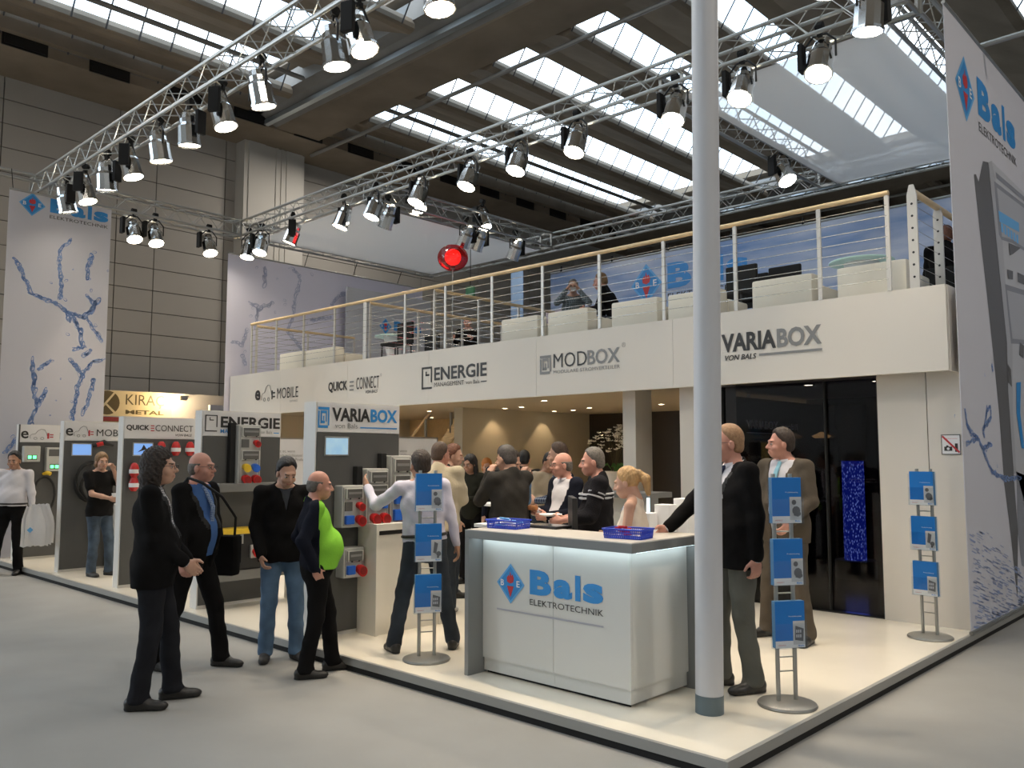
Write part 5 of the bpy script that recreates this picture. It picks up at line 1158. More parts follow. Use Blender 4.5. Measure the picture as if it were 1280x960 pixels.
        # shoes
        for i in (0, 1):
            a = R(-feet[i][2]); fd = V(math.sin(R(feet[i][2])), math.cos(R(feet[i][2])), 0); zz = (feet[i][3] if len(feet[i]) > 3 else 0)
            c0 = V(ank[i][0], ank[i][1], zz); Q = Field(c0-V(.22, .22, .0)+V(0, 0, -.02), c0+V(.22, .22, .16), .009/min(1, fine))
            Q.cone(c0-fd*.045+V(0, 0, .05), c0+fd*.05+V(0, 0, .045), .042, .044, .02); Q.ell(c0+fd*.115+V(0, 0, .028), (.045, .085, .034), np.stack([np.cross(fd, V(0, 0, 1)), fd, V(0, 0, 1)], 1), .03); Q.cone(c0-fd*.03+V(0, 0, .05), ank[i]-V(0, 0, .02), .04, .042, .02)
            Q.cone(c0-fd*.05+V(0, 0, .012), c0+fd*.15+V(0, 0, .01), .036, .036, .01)
            Q.fn(lambda x, y, z: zz+.002-z)
            v, f = Q.mesh(); mi = (v[f].mean(1)[:, 2] < zz+.016).astype(int)
            mkmesh('shoe', [(v*s, f, mi)], [shoe or mat('black_leather', (.02, .018, .016), .4), rubber], root)
    # ---------------- upper clothing
    def torso(F, o, hemz, wid=1.0, sl=1.0, cuff=0):
        F.ell(tp(0, -.005, 1.27), (.178*g*wid+o, .112+o+belly*.25, .20+o), MT, .03); F.ell(tp(0, .012+belly*.55, 1.08), (.165*g*wid+o+belly*.25, .115+o+belly*.75, .18), MT, .05)
        F.ell(tp(0, .0+belly*.25, .94), (.176*g*wid+o, .128+o+belly*.3, .16), MT, .05)
        if hemz < .86: F.cone(tp(0, 0, .95), tp(0, .0, hemz), .12+o, .13+o, .05); F.cone(tp(.07*g, 0, .95), tp(.07*g, 0, hemz), .10+o, .11+o, .04); F.cone(tp(-.07*g, 0, .95), tp(-.07*g, 0, hemz), .10+o, .11+o, .04)
        if female: F.ell(tp(.07, .075, 1.25), (.06, .05, .06), MT, .03); F.ell(tp(-.07, .075, 1.25), (.06, .05, .06), MT, .03)
        pp = tp(0, 0, hemz); n_ = -up
        F.fn(lambda x, y, z: (x-pp[0])*n_[0]+(y-pp[1])*n_[1]+(z-pp[2])*n_[2])
        for i in (0, 1): F.cone(tp(0, -.02, 1.445), (sh[i] if sleeve != 'none' else sh[i]*.72+tp(0, -.02, 1.43)*.28), .056+o*.4, .051+o*.6 if sleeve != 'none' else .04, .035)
        for i in (0, 1):
            if sleeve == 'none': continue
            e = el[i]; w = wr[i]
            if sleeve == 'short': F.cone(sh[i], sh[i]*.35+e*.65, .062+o, .058+o, .03)
            elif sleeve == 'half': F.cone(sh[i], e, .06+o, .052+o, .03); F.cone(e, e*.6+w*.4, .05+o, .046+o, .02)
            else: F.cone(sh[i], e, .056+o*.7, .048+o*.7, .03); F.cone(e, w-nrm(w-e)*.012*sl, .047+o*.7, .034+o*.8, .02)
        F.cone(nb-up*.03, nb+up*.012, .066+o, .060+o, .03)
        ct = nb+up*(.030 if cuff == 0 else cuff); nn = nrm(up*.8+fwd*.55)
        F.fn(lambda x, y, z: np.where(((x-nb[0])**2+(y-nb[1])**2) < .0085, (x-ct[0])*nn[0]+(y-ct[1])*nn[1]+(z-ct[2])*nn[2], -1.0))
    lo2 = lo.copy(); lo2[2] = max(0, pel[2]-.35)
    def loc(cn): d = cn-pel; return d @ MT      # torso coordinates of points (z from pelvis)
    if shirtm is not None and top == 'jacket':
        A = Field(lo2, hi, hg*.8); torso(A, .0, .90, .97, .0, .034); garment('shirt', A, shirtm, .002)
        J = Field(lo2, hi, hg); torso(J, .014, hem, 1.03, 1.4, .018)
        zt = open_
        def vcut(x, y, z):
            X_ = (x-pel[0])*right[0]+(y-pel[1])*right[1]+(z-pel[2])*right[2]; Y_ = (x-pel[0])*fwd[0]+(y-pel[1])*fwd[1]+(z-pel[2])*fwd[2]; Z_ = (x-pel[0])*up[0]+(y-pel[1])*up[1]+(z-pel[2])*up[2]
            w_ = np.clip((Z_-.18)*.26, 0, .085)+zt
            if zt == 0: w_ = np.where(Z_ < .18, -.01, w_)
            return np.where(Y_ > 0, w_-np.abs(X_), -1.0)
        J.fn(vcut)
        def lap(cn):
            l = loc(cn); w_ = np.clip((l[:, 2]-.18)*.26, 0, .085)+zt
            return ((np.abs(l[:, 0]) < w_+.042) & (l[:, 1] > .02) & (l[:, 2] > .19) & (l[:, 2] < .50)).astype(int)
        garment('jacket', J, topm, .004, lap, [topm, topd or topm])
    else:
        A = Field(lo2, hi, hg); o_ = {'shirt': .004, 'sweater': .016, 'tee': .004, 'fleece': .018, 'blouse': .0}[top]
        torso(A, o_, hem, 1.0, 1.0)
        if top == 'fleece' and open_ > 0:
            def vz(x, y, z):
                X_ = (x-pel[0])*right[0]+(y-pel[1])*right[1]+(z-pel[2])*right[2]; Y_ = (x-pel[0])*fwd[0]+(y-pel[1])*fwd[1]+(z-pel[2])*fwd[2]; Z_ = (x-pel[0])*up[0]+(y-pel[1])*up[1]+(z-pel[2])*up[2]
                return np.where(Y_ > 0, np.clip((Z_-(.5-open_))*.22, -.01, .06)-np.abs(X_), -1.0)
            A.fn(vz)
        garment({'shirt': 'shirt', 'sweater': 'sweater', 'tee': 't_shirt', 'fleece': 'jacket', 'blouse': 'blouse'}[top], A, topm, .0045 if top != 'sweater' else .006)
        if shirtm is not None:
            A = Field(lo2, hi, hg*.8); torso(A, -.004 if top == 'fleece' else .0, .95, .96, 0, .03); garment('undershirt', A, shirtm, 0)
    if collar is not None:
        b = MB(); n_ = 14
        for sgn in (-1, 1):
            P_ = []
            for t in np.linspace(0, 1, n_):
                a = math.pi*(.5-t)*.98; r_ = .066
                P_.append((nb+right*(sgn*abs(r_*math.cos(a)))+fwd*(-r_*math.sin(a)*1.0)+up*(.038-.034*t))*s)
            o_ = [p+(nrm(p/s-nb-up*((p/s-nb) @ up))*.012-up*.034)*s for p in P_]
            vs = [x for ab in zip(P_, o_) for x in ab]; b.add(vs, [(2*i, 2*i+1, 2*i+3, 2*i+2) for i in range(n_-1)])
        oo = b.build('collar', collar, root, smooth=True); md = oo.modifiers.new('thick', 'SOLIDIFY'); md.thickness = .005
    if tie is not None:
        D = Field(chest-V(.15, .25, .45), chest+V(.15, .3, .15), .008)
        yy = lambda z: .112+.012*math.sin((z-1.05)*5)+belly*.6+.006
        zs = [1.455, 1.40, 1.30, 1.18, 1.04]
        P_ = [tp(0, {1.455: .062, 1.40: .098}.get(z, yy(z)), z) for z in zs]
        D.ell(P_[0], (.02, .014, .018), MT, .005)
        for a, b_, r0, r1 in zip(P_[:-1], P_[1:], (.012, .018, .024, .028), (.018, .024, .028, .03)):
            for o_ in (-1, 0, 1): D.cone(a+right*o_*r0*.6, b_+right*o_*r1*.6, .010, .010, .006)
        v, f = D.mesh(); mkmesh('tie', [(v*s, f, 0)], [tie], root)
    # ---------------- hair
    if hair != 'none':
        Hh = Field(hc-V(.2, .2, .32), hc+V(.2, .2, .17), .0065/min(1, fine))
        if hair in ('short', 'crop', 'ring'):
            e = {'short': .013, 'crop': .007, 'ring': .006}[hair]
            Hh.ell(hp(0, -.020, .036), (.075+e, .093+e, .092+e*1.3), MH, .02); Hh.ell(hp(0, -.045, -.02), (.066+e, .062+e, .06), MH, .02)
        elif hair == 'long':
            Hh.ell(hp(0, -.024, .038), (.094, .108, .108), MH, .02); Hh.ell(hp(0, -.06, -.05), (.10, .07, .10), MH, .04); Hh.ell(hp(0, -.06, -.13), (.10, .06, .09), MH, .04); Hh.ell(hp(.06, -.02, -.05), (.04, .055, .09), MH, .04); Hh.ell(hp(-.06, -.02, -.05), (.04, .055, .09), MH, .04)
        elif hair == 'bob':
            Hh.ell(hp(0, -.020, .036), (.088, .104, .104), MH, .02); Hh.ell(hp(0, -.05, -.04), (.085, .06, .075), MH, .03)
        elif hair == 'straight':
            Hh.ell(hp(0, -.020, .036), (.086, .102, .102), MH, .02); Hh.cone(hp(0, -.06, .0), hp(0, -.07, -.20), .07, .06, .03); Hh.cone(hp(.06, -.02, .0), hp(.075, 0, -.18), .03, .03, .02); Hh.cone(hp(-.06, -.02, .0), hp(-.075, 0, -.18), .03, .03, .02)
        elif hair == 'ponytail':
            Hh.ell(hp(0, -.020, .036), (.083, .10, .10), MH, .02); Hh.ell(hp(0, -.11, .05), (.03, .03, .03), MH, .01)
            Hh.cone(hp(0, -.115, .055), hp(0, -.155, .0), .026, .038, .02); Hh.cone(hp(0, -.155, .0), hp(.01, -.15, -.11), .038, .022, .02)
        hl = {'short': .0, 'crop': .006, 'ring': .0, 'long': -.012, 'bob': -.01, 'straight': -.01, 'ponytail': -.005}[hair]
        def facecut(x, y, z):
            a = x-hc[0]; b_ = y-hc[1]; c_ = z-hc[2]
            xx = a*MH[0][0]+b_*MH[1][0]+c_*MH[2][0]; yy_ = a*MH[0][1]+b_*MH[1][1]+c_*MH[2][1]; zz = a*MH[0][2]+b_*MH[1][2]+c_*MH[2][2]
            edge = (-.004 if hair in ('short', 'crop') else .008)+.62*np.clip(zz, -.02, .13)+.006*np.sin(xx*90)-hl*1.0
            if hair in ('long', 'straight', 'bob'): edge = edge+.02*(zz < 0.04)+.01
            d = yy_-edge
            if hair in ('short', 'crop', 'ring', 'ponytail'): d = np.maximum(d, np.where(yy_ < -.12, -1, -(zz+.075+.0*yy_)))
            if hair == 'ring': d = np.maximum(d, zz-.035); 
            # clear the ears
            if hair in ('short', 'crop', 'ring'): d = np.maximum(d, np.where(zz < -.005, yy_+.03, -1))
            return d*.8
        g_ = np.meshgrid(*Hh.ax, indexing='ij'); dd = facecut(*g_).astype(np.float32)
        tk = {'short': .013, 'crop': .007, 'ring': .006, 'long': .012, 'bob': .012, 'straight': .01, 'ponytail': .012}[hair]
        Hh.v = np.maximum(Hh.v + tk*1.15*np.clip(1+dd/.022, 0, 1)**2, dd)
        fr = {'long': (.007, 150), 'short': (.003, 210), 'crop': (.0012, 260), 'ring': (.001, 260), 'bob': (.003, 170), 'straight': (.003, 120), 'ponytail': (.003, 190)}[hair]
        Hh.fn(lambda x, y, z: fr[0]*np.sin(x*fr[1]+2*np.sin(z*60+ph))*np.sin(y*fr[1]*.9+z*fr[1]*(.6 if hair == 'long' else .15)), 'add')
        v, f = Hh.mesh()
        if len(f): mkmesh('hair', [(v*s, f, 0)], [hairm], root)
    if glasses:
        b = MB()
        for e in (-1, 1):
            b.tube([(hp(e*.032+.022*math.cos(t), .103, .0+.016*math.sin(t))*s) for t in np.linspace(0, 2*math.pi, 15)[:-1]], .0018*s, 5, closed=True)
            b.tube([hp(e*.054, .101, .004)*s, hp(e*.078, .06, .006)*s, hp(e*.080, -.005, .004)*s], .0017*s, 5)
        b.tube([hp(-.01, .104, .003)*s, hp(.01, .104, .003)*s], .0018*s, 5)
        b.build('glasses', mat('dark_glasses_frame', (.05, .045, .045), .3, .4), root)
    Rz = rotz(R(heading)-math.pi/2)
    return dict(root=root, wr=[V(*loc_)+Rz @ (w*s) for loc_ in (root.location,) for w in wr], hp=lambda x, y, z: V(*root.location)+Rz @ (hp(x, y, z)*s), tp=lambda x, y, z: V(*root.location)+Rz @ (tp(x, y, z)*s), s=s, lhp=lambda *a: hp(*a)*s, ltp=lambda *a: tp(*a)*s, el=[V(*root.location)+Rz @ (w*s) for w in el], lsh=[q*s for q in sh], lel=[q*s for q in el])

jet = cloth_mat('black_wool', (.010, .0095, .010), .25); jetd = cloth_mat('black_satin', (.007, .007, .008), .1, .6)
charc = cloth_mat('charcoal_wool', (.022, .023, .028), .15); navy = cloth_mat('navy_cloth', (.012, .014, .024), .2)
jean = mat('blue_denim', (.09, .16, .26), .9, var=.3, vscale=5, bump=.2, bscale=150); jeand = mat('dark_denim', (.018, .026, .038), .9, var=.3, vscale=5, bump=.2, bscale=150); jeanw = mat('worn_denim', (.05, .075, .11), .9, var=.5, vscale=6, bump=.2, bscale=150)
wsh = cloth_mat('white_cotton', (.66, .64, .67), .03, .85); wshp = cloth_mat('lilac_white_cotton', (.60, .58, .68), .03, .85)
cream_k = cloth_mat('cream_knit', (.58, .50, .36), .05, .95, .5, 90)
lime = cloth_mat('lime_green_cotton', (.26, .62, .06), .05); blsh = cloth_mat('blue_cotton', (.07, .15, .36), .05)
greyj = cloth_mat('dark_grey_jacket', (.045, .042, .038), .15); brown_s = cloth_mat('brown_grey_suit', (.095, .078, .060), .12); brown_d = cloth_mat('brown_grey_lapel', (.11, .09, .07), .08)
greyt = cloth_mat('grey_wool', (.13, .13, .115), .1); black_t = cloth_mat('black_cotton', (.014, .013, .013), .2)
h_dark = None
h_gry = mat('hair_grey', (.13, .115, .10), .6, var=.3, vscale=60, bump=.5, bscale=120); h_blk = mat('hair_black', (.012, .010, .010), .5, var=.3, vscale=60, bump=.5, bscale=120)
h_bld = mat('hair_blonde', (.48, .29, .12), .5, var=.22, vscale=50, stretch=(1, 1, .3), bump=.5, bscale=120); h_lbr = mat('hair_light_brown', (.20, .115, .05), .6, var=.3, vscale=50, bump=.5, bscale=120); h_red = mat('hair_reddish', (.16, .06, .03), .6, var=.3, vscale=60, bump=.5, bscale=120); h_ginger = mat('hair_ginger_grey', (.33, .19, .10), .6, var=.2, vscale=60, bump=.4, bscale=120)
sneak = mat('dark_sneaker', (.025, .024, .024), .6)

# --- front aisle
curlh = mat('hair_dark_curls', (.025, .016, .012), .6, var=.4, vscale=90, bump=.9, bscale=90)
person('man with dark curly hair, black jacket and charcoal trousers, nearest in the aisle', (-3.62, -1.50, ZF), 62, 1.79, 1.08, .03, feet=[(.12, -.06, 12), (-.10, .14, -4)], lean=(0, -.01), hands=[(.13, .21, .96), (-.16, .22, .94)], poles=[(.5, -1, -.3), (-.5, -1, -.3)], head=(-10, 0), hair='long', hairm=curlh, top='jacket', topm=jet, topd=jetd, shirtm=plaid('striped_shirt_cloth', (.5, .5, .52), (.06, .07, .10), 60), trous=charc, hem=.80, open_=.02, glasses=True, collar=MATS['striped_shirt_cloth'], fine=1.2)
bman = person('bald man with glasses in a blue shirt and dotted tie, black jacket and shoulder bag', (-4.42, -.82, ZF), 28, 1.77, 1.08, .05, feet=[(.16, -.20, 10), (-.10, .22, -6)], lean=(0, .02), hands=[(.27, .10, .86), (-.30, .05, .88)], poles=[(.8, -1, -.2), (-.8, -1, -.2)], head=(8, 0), skin=skin_r, hair='ring', hairm=h_gry, top='jacket', topm=jet, topd=jetd, shirtm=blsh, tie=plaid('dotted_tie_cloth', (.05, .10, .26), (.30, .38, .52), 70, .35), trous=jet, hem=.80, open_=.045, glasses=True, collar=blsh, fine=1.2)
person('young man with short black hair looking down, black fleece and blue jeans', (-4.15, -.15, ZF), -22, 1.73, 1.0, 0, feet=[(.13, .02, 14), (-.12, .08, -16)], lean=(0, .03), hands=[(.20, .13, .90), (-.20, .13, .90)], poles=[(1, -.5, -.1), (-1, -.5, -.1)], head=(12, -23), hair='short', hairm=h_blk, top='fleece', topm=jet, shirtm=cloth_mat('grey_tee', (.06, .065, .075)), trous=jean, shoe=sneak, hem=.84, open_=.16, fine=1.2)
person('bald heavy man in a navy jacket over a lime green shirt, seen from the side', (-3.46, -.26, ZF), 64, 1.62, 1.16, .08, feet=[(.10, -.10, 4), (-.12, .16, -4)], lean=(0, -.02), hands=[(.20, -.04, .92), (-.22, -.02, .92)], poles=[(.6, -1, .1), (-.6, -1, .1)], head=(-4, -6), skin=skin_r, hair='ring', hairm=h_gry, top='jacket', topm=navy, topd=navy, shirtm=lime, trous=jet, hem=.86, open_=.25, collar=lime, fine=1.2)
person('dark-haired man in a white shirt and black trousers at the far left edge', (-11.55, -.12, ZF), -42, 1.80, 1.10, .04, feet=[(.17, .10, 10), (-.13, .02, -12)], lean=(-.01, .0), hands=[(.30, .08, .82), (-.34, .12, .80)], poles=[(1, -.6, 0), (-1, -.6, 0)], head=(4, -8), skin=skin_d, hair='short', hairm=h_blk, top='shirt', topm=wsh, trous=jet, hem=.97, collar=wsh, belt=True)
# --- on the stand
tman = person('long-haired man in a black t-shirt and washed jeans eating beside the charging cables', (-9.72, .42, 0), 18, 1.68, 1.05, .03, feet=[(.10, .0, 10), (-.12, .10, -10)], lean=(0, -.01), hands=[(.10, .33, 1.10), (-.03, .22, 1.50)], poles=[(1, -.2, -.6), (-1, .2, -.8)], head=(-18, -4), hair='bob', hairm=h_lbr, top='tee', topm=black_t, trous=jeanw, shoe=sneak, hem=.84, sleeve='short', curl=(.7, .9))
pman = person('man in a white shirt and dark jeans reaching up to touch a socket box', (-3.13, .58, 0), 150, 1.68, 1.06, .02, feet=[(.26, .02, 20), (-.26, .02, -12)], lean=(-.03, .02), hands=[(.30, .02, .86), (-.47, .36, 1.42)], poles=[(.6, -1, -.2), (-.7, -.3, -1.5)], head=(14, 0), skin=skin_d, hair='short', hairm=h_dark, top='shirt', topm=wshp, trous=jeand, hem=.95, collar=wshp, curl=(.5, .3), fine=1.2, belt=True)
person('man in a cream knitted sweater seen from behind', (-4.30, 1.76, 0), 128, 1.78, 1.16, .04, feet=[(.13, 0, 8), (-.13, .05, -8)], hands=[(.14, .30, 1.12), (-.16, .30, 1.12)], poles=[(1, -.4, -.5), (-1, -.4, -.5)], head=(-34, -6), skin=skin_r, hair='crop', hairm=mat('hair_brown', (.07, .04, .025), .6, var=.3, vscale=60, bump=.4, bscale=120), top='sweater', topm=cream_k, trous=jeand, shoe=mat('white_sneaker', (.5, .48, .45), .6), hem=.84)
person('reddish-haired visitor mostly hidden behind the cream sweater', (-5.0, 2.55, 0), 60, 1.77, 1.0, 0, head=(-20, -10), hair='short', hairm=h_red, top='shirt', topm=greyj, trous=jeand, fine=.8)
person('dark-haired woman in a black and olive top beside the stairs', (-5.55, 3.45, 0), -70, 1.66, .95, 0, hands=[(.10, .26, 1.10), (-.08, .28, 1.14)], poles=[(1, -.4, -.6), (-1, -.4, -.6)], head=(-10, -14), skin=skin_d, hair='straight', hairm=h_blk, top='shirt', topm=cloth_mat('olive_black_cloth', (.03, .03, .022)), trous=jet, female=True, fine=.85)
person('person with ginger hair far back under the deck', (-6.7, 4.85, 0), -40, 1.60, .95, 0, head=(0, -10), hair='bob', hairm=mat('hair_ginger', (.42, .15, .03), .6, var=.2, vscale=50), top='shirt', topm=black_t, trous=jet, fine=.7)
dm = person('man in a dark grey jacket drinking from a cup, seen from behind', (-3.12, 1.62, 0), 172, 1.74, 1.08, .02, feet=[(.13, 0, 8), (-.13, .0, -8)], lean=(0, .03), hands=[(.06, .20, 1.48), (-.10, .20, 1.46)], poles=[(1, -.3, -.9), (-1, .2, -.9)], head=(6, -14), hair='crop', hairm=mat('hair_brown_grey', (.06, .05, .045), .6, var=.3, vscale=60), top='fleece', topm=greyj, trous=jeand, hem=.82, curl=(.9, .9))
person('man in a denim jacket with his hands at his mouth behind the grey jacket', (-3.75, 2.22, 0), 15, 1.70, 1.0, 0, hands=[(.06, .22, 1.46), (-.05, .22, 1.45)], poles=[(1, -.2, -.7), (-1, -.2, -.7)], head=(-6, -22), hair='short', hairm=h_dark, top='shirt', topm=mat('blue_denim', (.09, .16, .26)), trous=jeand, curl=(.9, .9), fine=.9)
person('visitor with a dark cap of hair behind the two drinking men', (-5.01, 3.5, 0), 150, 1.76, 1.0, 0, head=(0, -6), hair='short', hairm=h_blk, top='shirt', topm=navy, trous=jet, fine=.7)
person('short-haired visitor at the right behind the grey jacket', (-5.25, 4.10, 0), 120, 1.71, 1.0, 0, head=(0, -4), hair='crop', hairm=h_blk, top='shirt', topm=greyj, trous=jet, fine=.7)
person('man in a beige shirt bending his head by the beige wall', (-4.55, 3.72, 0), -15, 1.70, 1.0, .02, lean=(0, .08), hands=[(.12, .3, 1.12), (-.1, .3, 1.1)], head=(0, -30), skin=skin_d, hair='crop', hairm=h_blk, top='shirt', topm=cloth_mat('beige_cotton', (.42, .35, .26)), trous=jeand, fine=.9)
person('man in a dark checked shirt facing left at the bar table', (-3.70, 3.06, 0), 225, 1.78, 1.0, 0, hands=[(.12, .28, 1.10), (-.12, .3, 1.12)], poles=[(1, -.4, -.5), (-1, -.4, -.5)], head=(-14, -6), hair='short', hairm=mat('hair_brown', (.07, .04, .025)), top='shirt', topm=plaid('navy_check_cloth', (.02, .03, .07), (.30, .35, .42), 26, .14), trous=jeand, hem=.84, fine=.9)
gman = person('older man with glasses, white shirt and open navy jacket holding a snack', (-2.86, 2.12, 0), 252, 1.67, 1.12, .04, hands=[(.10, .30, 1.16), (-.12, .30, 1.12)], poles=[(1, -.3, -.5), (-1, -.3, -.5)], head=(-16, -2), skin=skin_r, hair='ring', hairm=h_gry, top='jacket', topm=navy, topd=navy, shirtm=wsh, trous=jet, open_=.075, glasses=True, collar=wsh, curl=(.8, .8))
sman = person('grey-haired man in a black sweater with silver stripes holding a plate', (-2.20, 1.76, 0), 222, 1.71, 1.12, .05, hands=[(.10, .32, 1.10), (-.16, .34, 1.10)], poles=[(1, -.5, -.5), (-1, -.5, -.5)], head=(2, -6), skin=skin_r, hair='crop', hairm=h_gry, top='sweater', topm=cloth_mat('black_knit', (.018, .017, .020), .2, .95, .5, 90), trous=jeand, hem=.85, sleeve='half', curl=(.8, .8))
silver = mat('silver_stripe', (.42, .42, .45), .6)
for k, t0 in enumerate((.30, .42)):
    for i in (0, 1):
        a_, b_ = sman['lsh'][i], sman['lel'][i]; d_ = nrm(b_-a_); u_ = nrm(np.cross(d_, V(0, 0, 1)) if abs(d_[2]) < .95 else np.cross(d_, V(1, 0, 0))); w_ = np.cross(d_, u_); c_ = a_+(b_-a_)*t0
        MB().tube([c_+(u_*math.cos(q)+w_*math.sin(q))*.066 for q in np.linspace(0, 2*math.pi, 21)[:-1]], .010, 6, closed=True).build('sleeve_stripe', silver, sman['root'])
    MB().tube([sman['ltp'](.222*math.cos(q), .006+.150*math.sin(q), 1.33-.035*k) for q in np.linspace(0, 2*math.pi, 41)[:-1]], .010, 6, closed=True).build('chest_stripe', silver, sman['root'])
blw = person('blonde woman with a ponytail and a sleeveless beige blouse behind the counter', (-1.22, .92, 0), 205, 1.56, .95, 0, lean=(0, .03), hands=[(.05, .26, 1.15), (-.06, .28, 1.12)], poles=[(1, -.2, -.6), (-1, -.2, -.6)], head=(-4, -12), hair='ponytail', hairm=h_bld, top='blouse', topm=cloth_mat('beige_silk', (.62, .54, .45), .03, .5), trous=jet, hem=.84, sleeve='none', female=True, curl=(.8, .8))
s1 = person('tall man with ginger-grey hair, black jacket and grey trousers beside the white mast', (-.66, 1.33, 0), 236, 1.86, 1.16, .04, feet=[(.12, .06, 10), (-.10, -.06, -8)], lean=(0, .01), hands=[(.20, .42, 1.02), (-.24, -.02, .86)], poles=[(1, -.6, -.3), (-1, -.6, -.3)], head=(-8, 0), skin=skin_r, hair='crop', hairm=h_ginger, top='jacket', topm=jet, topd=jetd, shirtm=wsh, tie=cloth_mat('dark_blue_silk', (.012, .02, .06), .1, .5), trous=greyt, hem=.80, glasses=True, collar=wsh, fine=1.2)
s2 = person('tall dark-haired man in a brown-grey suit with a light blue tie', (-1.12, 3.08, 0), 258, 1.88, 1.14, .04, feet=[(.20, .02, 14), (-.20, .02, -18)], lean=(0, .0), hands=[(.23, .19, .99), (-.19, .20, .97)], poles=[(1, -.45, 0), (-1, -.45, 0)], head=(-32, 0), skin=skin_r, hair='short', hairm=h_dark, top='jacket', topm=brown_s, topd=brown_d, shirtm=wsh, tie=cloth_mat('light_blue_silk', (.25, .50, .62), .06, .5), trous=mat('brown_grey_suit', (.1, .1, .1)), hem=.80, open_=.03, collar=wsh, fine=1.1)
# --- seated on the deck
ZD = 3.19
def seated(label, loc, head_, **kw):
    return person(label, (loc[0], loc[1], ZD), head_, pelvis=(0, -.1, -.43), feet=[(.14, .36, 8), (-.14, .36, -8)], knees=[(.1, 1, .6), (-.1, 1, .6)], sit=True, **kw)
u1 = seated('seated man in a grey-green checked shirt drinking from a white cup on the deck', (-6.35, 6.5), -52, H=1.78, lean=(0, .10), hands=[(.10, .24, 1.09), (-.10, .24, 1.09)], poles=[(1, .1, -.6), (-1, .1, -.6)], head=(0, -6), hair='crop', hairm=h_gry, top='shirt', topm=plaid('grey_check_cloth', (.06, .08, .09), (.22, .26, .28), 30, .3), trous=jean, curl=(.9, .9))
seated('seated man in a black pullover leaning forward on the deck', (-5.55, 6.50), 205, H=1.86, lean=(0, .22), hands=[(.06, .42, .70), (-.06, .42, .70)], poles=[(1, -.4, -.5), (-1, -.4, -.5)], head=(0, -12), skin=skin_r, hair='crop', hairm=h_lbr, top='shirt', topm=jet, trous=jeand, curl=(.8, .8))
seated('seated person in a dark pullover at the right end of the deck', (-.85, 7.15), 100, H=1.74, lean=(0, .06), hands=[(.2, .3, .8), (-.2, .3, .8)], head=(20, 0), skin=skin_r, hair='short', hairm=h_red, top='sweater', topm=jet, trous=jet, fine=.9)
seated('seated dark-clothed person behind the stairwell railing on the deck', (-10.2, 7.75), -60, H=1.76, lean=(0, .05), hands=[(.2, .3, .8), (-.2, .3, .8)], head=(10, -12), skin=skin_r, hair='short', hairm=h_blk, top='shirt', topm=jet, trous=jet, fine=.8)
# chairs for the seated people
for i, (x, y, a, lb) in enumerate(((-6.35, 6.5, -52, 'black chair under the man with the white cup'), (-5.55, 6.50, 205, 'black chair under the man in the black pullover'), (-.85, 7.15, 100, 'black chair under the person at the right end of the deck'), (-10.2, 7.75, -60, 'black chair under the dark-clothed person by the stairwell'))):
    a_ = R(a)-math.pi/2; r = thing('chair', (x+.1*math.sin(a_), y-.1*math.cos(a_), ZD), lb, 'chair', 'black chairs on the deck', a_+math.pi)
    for q in dk: inst(q, parent=r); 
    r.scale = (1, 1, .82)

# --- things people hold or wear
def cup(p, label, r0=.036, h=.05, rz=0):
    c_ = thing('cup', tuple(p), label, 'cup'); MB().lathe([(.02, 0), (r0, h*.5), (r0+.004, h), (r0, h), (r0-.004, h*.5), (.001, .006)], 18, close=False).build('bowl', whitep, c_, smooth=True); MB().tube([(r0+.002, 0, h*.8), (r0+.022, 0, h*.7), (r0+.018, 0, h*.3), (r0-.004, 0, h*.25)], .004, 6).build('handle', whitep, c_); return c_
cup(tman['wr'][0]+V(.08, .03, .02), 'white cup in the hand of the man in the black t-shirt')
c = u1['hp'](0, .15, -.075); cup(c, 'white cup at the mouth of the seated man on the deck', .042, .06)
c = dm['hp'](0, .14, -.07); cup(c, 'small white cup at the mouth of the man in the grey jacket')
def plate(p, label, r0=.10):
    c_ = thing('plate', tuple(p), label, 'plate'); MB().lathe([(.001, 0), (r0*.6, 0), (r0, .014), (r0, .018), (r0*.6, .005), (.001, .005)], 24, close=False).build('dish', whitep, c_, smooth=True); return c_
pc = (sman['wr'][0]+sman['wr'][1])/2; pdir = nrm(pc-V(*sman['root'].location)-V(0, 0, pc[2])); plate(pc+V(pdir[0], pdir[1], 0)*.10+V(0, 0, .03), 'white plate held by the man in the striped sweater')
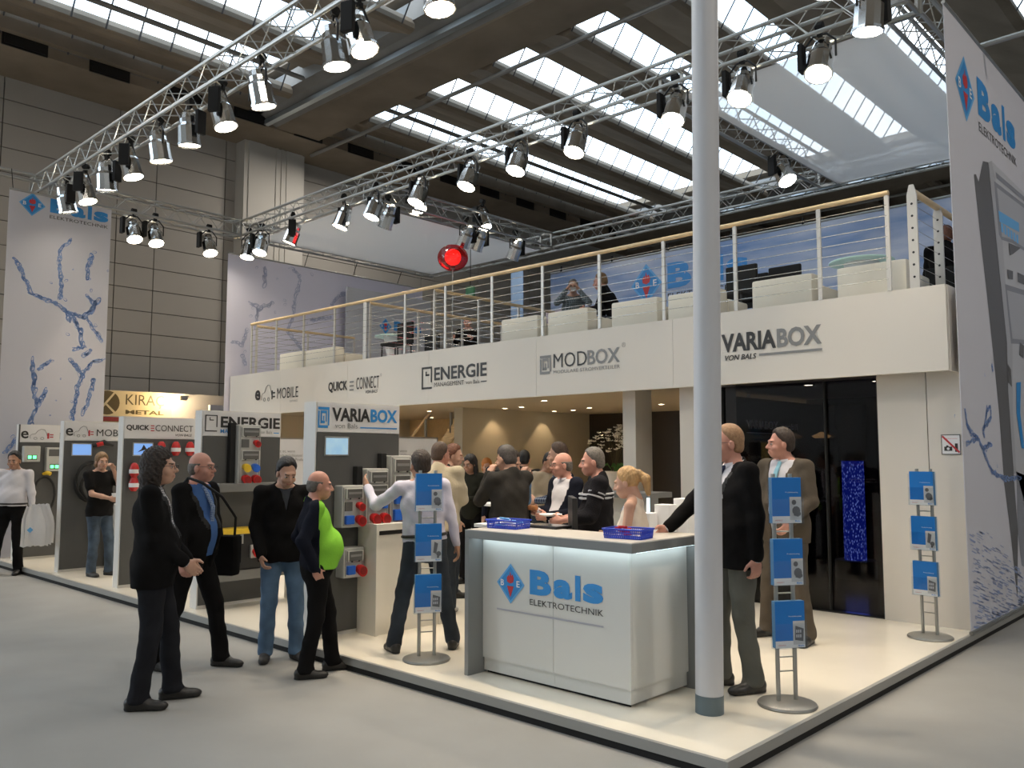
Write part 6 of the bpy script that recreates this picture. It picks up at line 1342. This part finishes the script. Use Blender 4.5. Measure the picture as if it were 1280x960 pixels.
pc = (gman['wr'][0]+gman['wr'][1])/2+V(-.04, -.08, .05); o = MB().cbox(-.05, .05, -.025, .025, -.02, .025, .014).build('snack', mat('bread_brown', (.38, .16, .06), .8, var=.3, vscale=30), smooth=True); o.location = tuple(pc); tag(o, 'brown bread snack held by the older man with glasses', 'food')
# shoulder bag of the bald man in the blue shirt
Rz = rotz(R(28)-math.pi/2); bl = thing('shoulder_bag', tuple(V(-4.42, -.82, ZF)+Rz @ V(-.31, .04, .70)), 'black shoulder bag of the man in the blue shirt', 'bag', None, R(28)-math.pi/2)
MB().cbox(-.06, .06, -.17, .17, 0, .34, .03).build('bag_body', jet, bl, smooth=True); MB().cbox(-.075, -.06, -.165, .165, .10, .33, .006).build('flap', jetd, bl)
MB().tube([(-.0, .14, .33), (.08, .20, .50), (.28, .20, .68), (.44, .12, .80), (.46, 0, .84), (.40, -.10, .78), (.2, -.16, .6), (0, -.14, .33)], .012, 6).build('strap', jetd, bl, smooth=True)
# name badge and shirt marks
Rz1 = rotz(R(236)-math.pi/2)
bd = s1['tp'](-.10, .150, 1.27); o = MB().cbox(-.035, .035, -.002, .002, -.014, .014, .001).build('name_badge', whitep); o.parent = s1['root']; o.location = tuple(s1['ltp'](-.105, .148, 1.27)); 
o = MB().cbox(-.03, .03, -.002, .002, -.012, .012, .001).build('name_badge', whitep); o.parent = s2['root']; o.location = tuple(s2['ltp'](-.10, .150, 1.28))
# necklace and waistband of the woman
b = MB(); b.tube([blw['lhp'](0, 0, 0)*0+blw['ltp'](.07*math.cos(a), .02+.075*max(0, math.sin(a))+.0, 1.455-.09*max(0, math.sin(a))) for a in np.linspace(-.2, math.pi+.2, 18)], .008, 6).build('necklace', mat('silver_beads', (.6, .6, .62), .25, .8), blw['root'])
# yellow bag at far left edge
s = thing('tool_bag', (-11.78, -.55, ZF), 'yellow and black bag on the floor behind the man at the far left', 'bag'); MB().cbox(-.16, .16, -.1, .1, 0, .2, .04).build('bag_body', black, s, smooth=True); MB().cbox(-.17, .17, -.11, .11, .05, .12, .02).build('yellow_band', yelplug, s)
